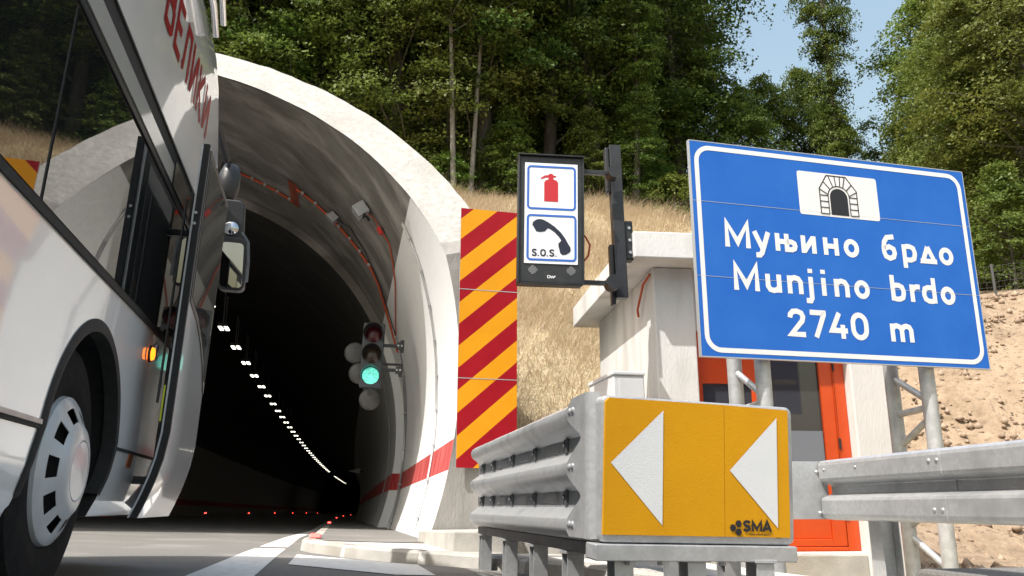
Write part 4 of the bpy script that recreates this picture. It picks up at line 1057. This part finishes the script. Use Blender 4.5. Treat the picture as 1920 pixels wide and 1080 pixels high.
for z0, z1 in zip(zl, zl[1:]):
    a, b = dd(z0), dd(z1)
    mb.add([(a - .03, D0 - .03, z0), (a + .002, D0 - .03, z0), (a + .002, D0 - .001, z0), (a - .03, D0 - .001, z0), (b - .03, D0 - .03, z1), (b + .002, D0 - .03, z1), (b + .002, D0 - .001, z1), (b - .03, D0 - .001, z1)],
           [(0, 1, 5, 4), (1, 2, 6, 5), (2, 3, 7, 6), (3, 0, 4, 7)])
mb.build('rubber_edge', M['rubber'], DO)
mb = MB()
for z in (1.9, 1.84): mb.tube([(.17, D0 - .036, z), (.17, D0 - .042, z)], .008, 10)
mb.build('bolt', M['steel_dull'], DO)
mb = MB(); wbox(mb, .135, D0 - .034, .8, .143, D0 - .0305, .98); mb.build('yellow_strip', M['yellow_tag'], DO)
mb = MB(); wbox(mb, -.05, 1.2, .5, .15, 1.25, .54); wbox(mb, -.05, 1.62, 2.0, .15, 1.66, 2.04); mb.build('door_hinge_arm', M['black_metal'], DO, bevel=.005)
mb = MB(); wbox(mb, .092, D0 + .05, .9, .1, D0 + .08, 2.0); mb.build('inner_frame', M['black_metal'], DO)
# mirror on its arm
mb = MB(); mb.tube([(-.12, 2.0, 3.2), (-.03, 2.4, 3.08), (.03, 2.6, 2.92)], .03, 10)
MI = mb.build('mirror_arm', M['black_metal'], BU, smooth=40)
mb = MB(); mb.lathe((.045, 2.66, 2.60), (.05, .0, 1), [(.001, 0), (.05, .01), (.072, .06), (.082, .15), (.078, .24), (.055, .31), (.001, .33)], 20); mb.build('arm_housing', M['black_metal'], MI, smooth=60)
mb = MB(); mb.tube([(.10, 2.64, 2.62), (.13, 2.63, 2.5), (.19, 2.63, 2.38), (.245, 2.63, 2.3), (.262, 2.63, 2.15), (.265, 2.63, 2.0)], .018, 10); mb.build('mirror_bracket', M['galv_dark'], MI, smooth=40)
frm = lambda u, v, d: (u + (v - 2.12) * -.06, 2.62 + d - (v - 2.1) * .07, v)
mb = MB(); mb.prism(rrect(.06, 1.93, .25, 2.33, .045, 5), frm, .0, .09); mb.prism(rrect(.055, 2.3, .225, 2.62, .05, 5), frm, .012, .1); mb.build('mirror_housing', M['black_metal'], MI, bevel=.012)
mb = MB(); mb.flat(rrect(.078, 1.95, .234, 2.285, .03, 5), frm, -.004); mb.build('mirror_glass', M['mirror'], MI)
mb = MB(); mb.lathe((.12, 2.605, 2.395), (0, -1, 0), [(.058, -.02), (.058, 0), (.05, .014), (.03, .024), (.001, .028)], 24); mb.build('round_mirror', M['mirror'], MI, smooth=60)
# polished tubes at the front corner of the roof
mb = MB(); mb.tube([(.02, .9, 3.46), (.02, 1.3, 3.43), (.02, 1.52, 3.34)], .022, 12); mb.tube([(.07, .9, 3.52), (.07, 1.25, 3.5), (.06, 1.5, 3.42)], .02, 12)
mb.tube([(.02, 1.2, 3.44), (.07, 1.2, 3.5)], .016, 8)
mb.build('roof_tube', M['chrome'], BU, smooth=40)

# ------------------------------------------------------------------ vegetation
nr = np.random.default_rng(11)
def mesh_np(name, V, F, mats, mi=None, smooth=False):
    me = bpy.data.meshes.new(name); nv, nf = len(V), len(F); k = F.shape[1]
    me.vertices.add(nv); me.vertices.foreach_set('co', V.astype(np.float32).ravel())
    me.loops.add(nf * k); me.loops.foreach_set('vertex_index', F.astype(np.int32).ravel())
    me.polygons.add(nf); me.polygons.foreach_set('loop_start', np.arange(0, nf * k, k, dtype=np.int32)); me.polygons.foreach_set('loop_total', np.full(nf, k, dtype=np.int32))
    for m in mats: me.materials.append(m)
    me.update(calc_edges=True); me.validate(); return me
def leaves(C, ax, size):
    # rhombic leaf cards round centres C (n,3), loosely sharing the spray's own tilt
    n = len(C); N = nr.normal(size=(n, 3)) * .55 + ax; N /= np.linalg.norm(N, axis=1)[:, None]
    T = nr.normal(size=(n, 3)); T -= (T * N).sum(1)[:, None] * N; T /= np.linalg.norm(T, axis=1)[:, None]; B = np.cross(N, T)
    s = size * nr.uniform(.6, 1.35, n)[:, None]
    V = np.empty((n, 4, 3)); V[:, 0] = C - T * s; V[:, 1] = C + B * s * .6 - N * s * .12; V[:, 2] = C + T * s; V[:, 3] = C - B * s * .6 - N * s * .12
    return V.reshape(-1, 3), np.arange(n * 4).reshape(n, 4)
def limb(mb, p0, p1, r0, r1, bend, n=6, k=7):
    p0, p1 = np.array(p0), np.array(p1); q = []; off = nr.normal(size=3) * bend * np.linalg.norm(p1 - p0)
    for i in range(n + 1):
        t = i / n; q.append(tuple(p0 + (p1 - p0) * t + off * math.sin(math.pi * t)))
    mb.tube(q, r0, k, radii=[r0 + (r1 - r0) * i / n for i in range(n + 1)], caps=False); return q
def tree_mesh(h, crown_lo, rad, nclump, per, lsize, trunk_r, shape='oval', lean=.0, spread=.6, limbs=3):
    mb = MB(); top = (nr.normal() * lean * h, nr.normal() * lean * h, h * .93)
    tr = limb(mb, (0, 0, -.6), top, trunk_r, trunk_r * .18, .02, 10, 9); trz = [p[2] for p in tr]; trx = [p[0] for p in tr]; try_ = [p[1] for p in tr]
    C, AX, TI = [], [], []; lo = crown_lo * h
    lob = [(nr.uniform(0, 6.28), nr.uniform(.05, 1), nr.uniform(.75, 1.3)) for _ in range(9)]      # irregular outline
    for i in range(nclump):
        t = nr.uniform(0, 1) ** .85; z = lo + (h - lo) * t; a = nr.uniform(0, 2 * math.pi)
        if shape == 'oval': rr = rad * (math.sin(math.pi * min(1, .16 + .86 * t)) ** .7)
        elif shape == 'cone': rr = rad * (1.02 - t) ** .8
        elif shape == 'column': rr = rad * (.75 + .35 * math.sin(t * 9 + 1)) * (1 if t < .85 else (1 - t) / .15 * .8 + .2)
        else: rr = rad * (.45 + .75 * t) * (1 if t < .8 else 1 - (t - .8) * 3.4)
        k = 1
        for la, lt, lk in lob:
            w_ = math.exp(-((math.cos(a - la) - 1) ** 2) * 3 - ((t - lt) / .13) ** 2); k += (lk - 1) * w_
        q = rr * k * math.sqrt(nr.uniform(.22, 1))
        ax = np.interp(z, trz, trx); ay = np.interp(z, trz, try_); c = np.array([ax + math.cos(a) * q, ay + math.sin(a) * q, z])
        if i % limbs == 0:
            zb_ = max(lo * .8, z - q * nr.uniform(.3, .9)); bx = np.interp(zb_, trz, trx); by = np.interp(zb_, trz, try_)
            limb(mb, (bx, by, zb_), c, trunk_r * .2 * (1.15 - t), .01, .08, 5, 5)
        m = int(per * nr.uniform(.4, 1.6)); sz = nr.uniform(.5, 1.2) * spread
        out = np.array([math.cos(a), math.sin(a), 0]); side = np.array([-out[1], out[0], 0])
        pn = np.clip(nr.normal(size=(m, 3)), -1.7, 1.7) * np.array([sz * .85, sz * .6, sz * .2])
        drop = -.28 * pn[:, 0:1] ** 2 / max(.2, sz) - .12 * np.abs(pn[:, 0:1])
        P = c + pn[:, 0:1] * out + pn[:, 1:2] * side + (pn[:, 2:3] + drop) * np.array([0, 0, 1])
        tilt = np.array([0, 0, 1.]) + out * nr.uniform(.1, .7) + side * nr.normal() * .3; tilt /= np.linalg.norm(tilt)
        C.append(P); AX.append(np.repeat(tilt[None], m, 0)); TI.append(np.full(m, nr.uniform(0, 1)))
    C = np.concatenate(C); AX = np.concatenate(AX); TI = np.concatenate(TI); ok = C[:, 2] > .1; C, AX, TI = C[ok], AX[ok], TI[ok]
    V, F = leaves(C, AX, lsize); return mb, V, F, np.repeat(TI, 4)
PROTO = {}
def proto(key, leafmat, barkmat, **kw):
    mb, V, F, TI = tree_mesh(**kw); me = mesh_np(key + '_crown', V, F, [M[leafmat]])
    at = me.attributes.new('branch_tint', 'FLOAT', 'POINT'); at.data.foreach_set('value', TI.astype(np.float32))
    tm = mb.build('trunk', M[barkmat], smooth=60); tme = tm.data; bpy.data.objects.remove(tm)
    PROTO[key] = (me, tme)
proto('beech_a', 'leaf_dark', 'bark', h=17, crown_lo=.22, rad=3.7, nclump=250, per=210, lsize=.075, trunk_r=.27, shape='oval', lean=.02, spread=.72)
proto('beech_b', 'leaf_mid', 'bark', h=18, crown_lo=.18, rad=3.9, nclump=210, per=200, lsize=.075, trunk_r=.3, shape='vase', lean=.02, spread=.75)
proto('beech_c', 'leaf_dark', 'bark', h=16, crown_lo=.32, rad=3.2, nclump=200, per=210, lsize=.075, trunk_r=.23, shape='oval', lean=.03, spread=.7)
proto('oak', 'leaf_olive', 'bark', h=15, crown_lo=.06, rad=3.8, nclump=290, per=220, lsize=.07, trunk_r=.28, shape='oval', lean=.02, spread=.72)
proto('ivy_tree', 'leaf_mid', 'bark', h=17, crown_lo=.02, rad=1.6, nclump=300, per=170, lsize=.06, trunk_r=.24, shape='column', lean=.01, spread=.5)
proto('young_tree', 'leaf_olive', 'bark', h=9, crown_lo=.06, rad=2.2, nclump=190, per=170, lsize=.055, trunk_r=.1, shape='oval', lean=.02, spread=.5)
proto('slim_tree', 'leaf_mid', 'bark_pale', h=14, crown_lo=.42, rad=1.7, nclump=70, per=130, lsize=.06, trunk_r=.1, shape='oval', lean=.03, spread=.5)
proto('bush', 'leaf_bright', 'bark', h=2.6, crown_lo=.02, rad=1.25, nclump=70, per=90, lsize=.05, trunk_r=.04, shape='oval', spread=.34)
proto('conifer_bush', 'leaf_mid', 'bark', h=3.6, crown_lo=.02, rad=1.2, nclump=100, per=90, lsize=.05, trunk_r=.05, shape='cone', spread=.34)
proto('edge_tree', 'leaf_olive', 'bark', h=12, crown_lo=.03, rad=2.6, nclump=330, per=210, lsize=.05, trunk_r=.18, shape='oval', lean=.02, spread=.55)
def tree(name, key, x, y, label, cat='tree', group=None, sc=1.0, szz=1.0, rot=None, sink=0):
    z = hill(x, y) - sink
    t = thing(name, label, cat, (x, y, z), (0, 0, rnd.uniform(0, 6.28) if rot is None else rot), group); t.scale = (sc, sc, sc * szz)
    for nm, me in (('crown', PROTO[key][0]), ('trunk', PROTO[key][1])):
        o = bpy.data.objects.new(nm, me); COL.objects.link(o); o.parent = t
    return t
def pxy(px, Y, py=330):    # where a line of sight of the photograph crosses the distance Y (used while surveying the site)
    f = 1557.; th = R(14.7526); yw = R(11.241); xc = (px - 960) / f; yc = (540 - py) / f; fw = math.cos(th) - yc * math.sin(th)
    return (xc * math.cos(yw) + fw * math.sin(yw)) / (-xc * math.sin(yw) + fw * math.cos(yw)) * Y
# forest edge, surveyed trunks
tree('beech_tree', 'beech_a', pxy(905, 26), 26, 'big beech with thick bare grey trunk at the grass edge', sc=1.1)
tree('slender_tree', 'slim_tree', pxy(852, 24.6), 24.6, 'left of two thin pale trunks standing above the portal rim', group='thin pale trunks at the forest edge')
tree('slender_tree', 'slim_tree', pxy(880, 24.5), 24.5, 'right of two thin pale trunks standing above the portal rim', group='thin pale trunks at the forest edge', sc=.93)
tree('ivy_tree', 'beech_c', pxy(1128, 26.5), 26.5, 'tall beech with ivy wrapped trunk behind the emergency sign post', sc=1.05)
tree('ivy_tree', 'ivy_tree', pxy(1185, 25.5), 25.5, 'slim light green ivy covered tree right of the sign post', sc=.62)
tree('ivy_tree', 'ivy_tree', pxy(1556, 27, 120), 27, 'tall ivy wrapped columnar tree against the sky above the blue sign', sc=.72, szz=1.5)
tree('shrub', 'bush', pxy(845, 24.9), 24.9, 'bright green shrub at the grass edge beside the portal rim', 'shrub', sc=.62)
tree('shrub', 'bush', pxy(905, 26.6), 26.4, 'low bright shrub behind the big beech trunk', 'shrub', sc=.7)
tree('shrub', 'conifer_bush', pxy(955, 25.2), 25.2, 'pointed dark green shrub left of the emergency sign', 'shrub', sc=.95)
tree('shrub', 'bush', pxy(1262, 24.8), 24.8, 'bright fan leaved shrub just left of the blue sign', 'shrub', sc=.95)
tree('shrub', 'conifer_bush', pxy(1105, 25.4), 25.4, 'pointed green shrub behind the top arm of the emergency sign', 'shrub', sc=1.05)
tree('young_tree', 'young_tree', pxy(1475, 31, 120), 31, 'pale rounded young tree under the patch of open sky', sc=.95, szz=1.22)
tree('young_tree', 'young_tree', pxy(1432, 30, 150), 30, 'pale feathery young tree in the middle of the open sky gap', sc=.9, szz=1.2)
tree('young_tree', 'young_tree', pxy(1395, 29, 150), 29, 'smaller olive young tree left of the open sky', sc=.85, szz=1.15)
tree('young_tree', 'young_tree', pxy(1525, 30, 150), 30, 'pale young tree beside the columnar ivy tree', sc=.8, szz=1.2)
tree('young_tree', 'young_tree', pxy(1680, 30, 200), 30, 'loose young tree right of the columnar ivy tree', sc=.8)
tree('beech_tree', 'beech_b', pxy(1268, 29, 60), 29, 'tall wide beech whose branches reach into the open sky', sc=1.02)
tree('broadleaf_tree', 'edge_tree', pxy(1810, 21, 150), 21, 'olive broadleaf tree behind the right edge of the blue sign', sc=.85)
tree('broadleaf_tree', 'edge_tree', pxy(1905, 18.2, 200), 18.2, 'large leafy tree at the top of the bare earth bank', sc=1.0)
tree('broadleaf_tree', 'edge_tree', pxy(1960, 19), 19, 'rightmost leafy tree above the earth bank, cut by the picture edge', sc=1.1)
tree('broadleaf_tree', 'oak', pxy(1860, 25, 80), 25, 'tall olive tree rising behind the earth bank trees', sc=1.05)
tree('broadleaf_tree', 'oak', pxy(1765, 27, 80), 27, 'tall olive tree standing between ivy column and earth bank trees', sc=.95)
tree('shrub', 'conifer_bush', pxy(1870, 16.6), 16.6, 'dark low shrub at the crest of the earth bank', 'shrub', sc=.9)
tree('shrub', 'bush', pxy(1700, 24), 22, 'bright undergrowth shrub just above the blue sign', 'shrub', sc=1.2)
# the forest behind: rows
GAP = [(1365, 1545), (1645, 1700)]
def sees(px): return any(a < px < b for a, b in GAP)
keys = [('beech_a', 'beech_tree', 'tall dark beech deep in the forest behind the portal'), ('beech_b', 'beech_tree', 'spreading mid green beech in the forest behind the portal'), ('beech_c', 'beech_tree', 'high crowned dark beech in the forest behind the portal'), ('oak', 'oak_tree', 'olive green broad tree in the forest behind the portal')]
for (yy, px0, px1, step, s0) in ((27.2, -200, 1230, 105, .95), (30, -260, 1240, 92, 1.0), (34, -300, 1230, 84, 1.06), (39, -320, 1220, 84, 1.12), (45, 60, 1200, 90, 1.15)):
    px = px0 + rnd.uniform(0, 40)
    while px < px1:
        k = keys[rnd.choice([0, 0, 1, 2, 2, 3]) if px > 560 else rnd.choice([1, 3, 3, 0])]
        y = yy + rnd.uniform(-1, 1)
        if not (yy < 27.5 and (875 < px < 940 or 1105 < px < 1150)):
            tree(k[1], k[0], pxy(px, y, 150), y, k[2], group=k[2].replace('tall ', '') + ' rows', sc=s0 * rnd.uniform(.88, 1.1))
        px += step * rnd.uniform(.8, 1.25)
for px, y, s_ in ((1800, 34, .95), (1860, 32, 1.0), (1930, 30, 1.05), (2000, 28, 1.05), (2080, 26, 1.1), (1980, 36, 1.1), (2200, 24, 1.1)):
    tree('oak_tree', 'oak', pxy(px, y, 80), y, 'olive broad tree in the rows beyond the earth bank', group='olive trees beyond the earth bank', sc=s_)
for px, y, s_ in ((1330, 33, .75), (1400, 36, .7), (1480, 37, .7), (1540, 33, .7), (1700, 33, .75), (1640, 27.5, .6), (1540, 26, .45), (1420, 26.5, .5), (1480, 26, .5), (1350, 26, .5)):
    tree('young_tree', 'young_tree', pxy(px, y, 200), y, 'young olive tree in the low row under the open sky', group='young trees under the open sky', sc=s_)
for i, px in enumerate(range(430, 1330, 52)):
    y = 27.5 + rnd.uniform(-.6, 1.8)
    tree('shrub', 'conifer_bush' if i % 2 else 'bush', pxy(px, y), y, 'dark undergrowth shrub in the shade below the forest', 'shrub', 'undergrowth shrubs below the forest', sc=rnd.uniform(.7, 1.25))
# stump in the grass
mb = MB(); mb.lathe((0, 0, -.2), (0, 0, 1), [(.24, 0), (.2, .25), (.19, .5), (.001, .51)], 14); o = mb.build('tree_stump', M['wood'], smooth=50); o.location = (pxy(1237, 24), 24, hill(pxy(1237, 24), 24)); tag(o, 'pale cut tree stump in the dry grass', 'stump')

# dry grass: countless blades, one object
def grass(n, xr, yr, name, label):
    X = nr.uniform(*xr, n); Y = nr.uniform(*yr, n)
    cl = np.sin(X * 2.1 + np.sin(Y * 1.3) * 2) * np.sin(Y * 1.9 + X) ; keep = (nr.uniform(-1.2, 1, n) < cl) | (nr.uniform(0, 1, n) < .45)
    X, Y = X[keep], Y[keep]; Z = np.array([hill(a, b) for a, b in zip(X, Y)])
    d = (X - XC); inside = (np.abs(d) < RO) & (Z < ZC + np.sqrt(np.maximum(0, RO ** 2 - d ** 2))); boo = (X > 2.6) & (X < 5.6) & (Y < 10.2)
    ok = ~inside & ~boo & (X < 5.9 + (Y - 9) * .33 + nr.normal(0, .2, len(X))); X, Y, Z = X[ok], Y[ok], Z[ok]; n = len(X)
    h = nr.uniform(.14, .42, n) * (1 + .4 * np.sin(X * 1.1 + Y)); a = nr.uniform(0, 2 * math.pi, n); wd = nr.uniform(.003, .008, n)
    lx = nr.normal(0, .6, n) + .1; ly = nr.normal(0, .55, n) - .3
    dx, dy = np.cos(a) * wd, np.sin(a) * wd
    V = np.empty((n, 5, 3)); b = np.stack([X, Y, Z - .03], 1); V[:, 0] = b - np.stack([dx, dy, 0 * dx], 1); V[:, 1] = b + np.stack([dx, dy, 0 * dx], 1)
    m = b + np.stack([lx * h * .4, ly * h * .4, h * .6], 1); V[:, 2] = m + np.stack([dx, dy, 0 * dx], 1) * .8; V[:, 3] = m - np.stack([dx, dy, 0 * dx], 1) * .8
    V[:, 4] = b + np.stack([lx * h * 1.2, ly * h * 1.2, h * .98], 1)
    i = np.arange(n)[:, None] * 5
    F = np.concatenate([i + np.array([0, 1, 2]), i + np.array([0, 2, 3]), i + np.array([3, 2, 4])])
    me = mesh_np(name, V.reshape(-1, 3), F, [M['grass']]); o = bpy.data.objects.new(name, me); COL.objects.link(o); tag(o, label, 'grass', kind='stuff')
grass(170000, (-1.5, 11.2), (9.3, 25.8), 'dry_grass', 'tall dry straw coloured grass on the slope behind the booth')
# stones on the earth bank
def stones(n):
    Vs, Fs = [], []; o = 0
    base = np.array([(0, 0, 1), (.9, 0, .1), (.28, .85, .1), (-.73, .53, .1), (-.73, -.53, .1), (.28, -.85, .1), (0, 0, -.6)])
    f = [(0, i, i % 5 + 1) for i in range(1, 6)] + [(6, i % 5 + 1, i) for i in range(1, 6)]
    for _ in range(n):
        y = nr.uniform(7.6, 15.5); x = nr.uniform(5.8, 15)
        z = hill(x, y); s = .008 + .09 * nr.random() ** 7
        P = base * s * nr.uniform(.6, 1.3, (7, 3)); a = nr.uniform(0, 6.28); P = P @ np.array([(math.cos(a), math.sin(a), 0), (-math.sin(a), math.cos(a), 0), (0, 0, 1)])
        Vs.append(P + (x, y, z)); Fs += [tuple(q + o for q in t) for t in f]; o += 7
    me = mesh_np('bank_stones', np.concatenate(Vs), np.array(Fs), [M['stone']]); ob = bpy.data.objects.new('bank_stones', me); COL.objects.link(ob); tag(ob, 'loose stones and clods scattered over the bare earth bank', 'stones', kind='stuff')
stones(9000)
# wire fence on the crest of the bank
FN = thing('wire_fence', 'thin dark wire fence along the crest of the earth bank', 'fence', (0, 0, 0))
fx = [10.5, 12.2, 13.9, 15.6, 17.3, 19.0]; fy = 15.3
for x in fx:
    mb = MB(); mb.tube([(x, fy, hill(x, fy) - .2), (x, fy, hill(x, fy) + .75)], .03, 8); mb.build('fence_post', M['wire'], FN)
mb = MB()
for hh in (.1, .22, .34, .46, .58, .7): mb.tube([(x, fy, hill(x, fy) + hh) for x in np.arange(10.5, 19.01, .425)], .004, 4, caps=False)
for x in np.arange(10.5, 19, .16): mb.tube([(x, fy, hill(x, fy) + .08), (x, fy, hill(x, fy) + .71)], .003, 3, caps=False)
mb.build('wire_mesh', M['wire'], FN)

# small repeated fittings: one mesh per piece
def split_loose(o):
    bm = bmesh.new(); bm.from_mesh(o.data); seen = set(); parts = []
    for f in bm.faces:
        if f.index in seen: continue
        st = [f]; comp = []; seen.add(f.index)
        while st:
            g = st.pop(); comp.append(g)
            for v in g.verts:
                for h in v.link_faces:
                    if h.index not in seen: seen.add(h.index); st.append(h)
        parts.append(comp)
    if len(parts) > 1:
        sm = o.data.polygons[0].use_smooth
        for comp in parts:
            vm = {}; vs = []; fs = []
            for f in comp:
                q = []
                for v in f.verts:
                    if v not in vm: vm[v] = len(vs); vs.append(tuple(v.co))
                    q.append(vm[v])
                fs.append(q)
            me = bpy.data.meshes.new(o.data.name); me.from_pydata(vs, [], fs)
            for m in o.data.materials: me.materials.append(m)
            if sm:
                me.shade_smooth(); me.set_sharp_from_angle(angle=R(50))
            n = bpy.data.objects.new(o.name.split('.')[0], me); COL.objects.link(n); n.parent = o.parent
            for md in o.modifiers:
                if md.type == 'BEVEL':
                    b = n.modifiers.new('bevel', 'BEVEL'); b.width = md.width; b.segments = md.segments; b.limit_method = 'ANGLE'; b.angle_limit = md.angle_limit
        bm.free(); bpy.data.objects.remove(o); return
    bm.free()
for o in list(bpy.data.objects):
    if o.type == 'MESH' and o.parent and o.data.users == 1 and o.name.split('.')[0] in ('bolt', 'cable_clip', 'seam', 'hinge', 'diaphragm', 'bottom_rail', 'window_rail', 'skirt_seam', 'skirt_rail', 'chord_tube', 'brace', 'door_hinge_arm', 'blue_border', 'entry_step'):
        split_loose(o)
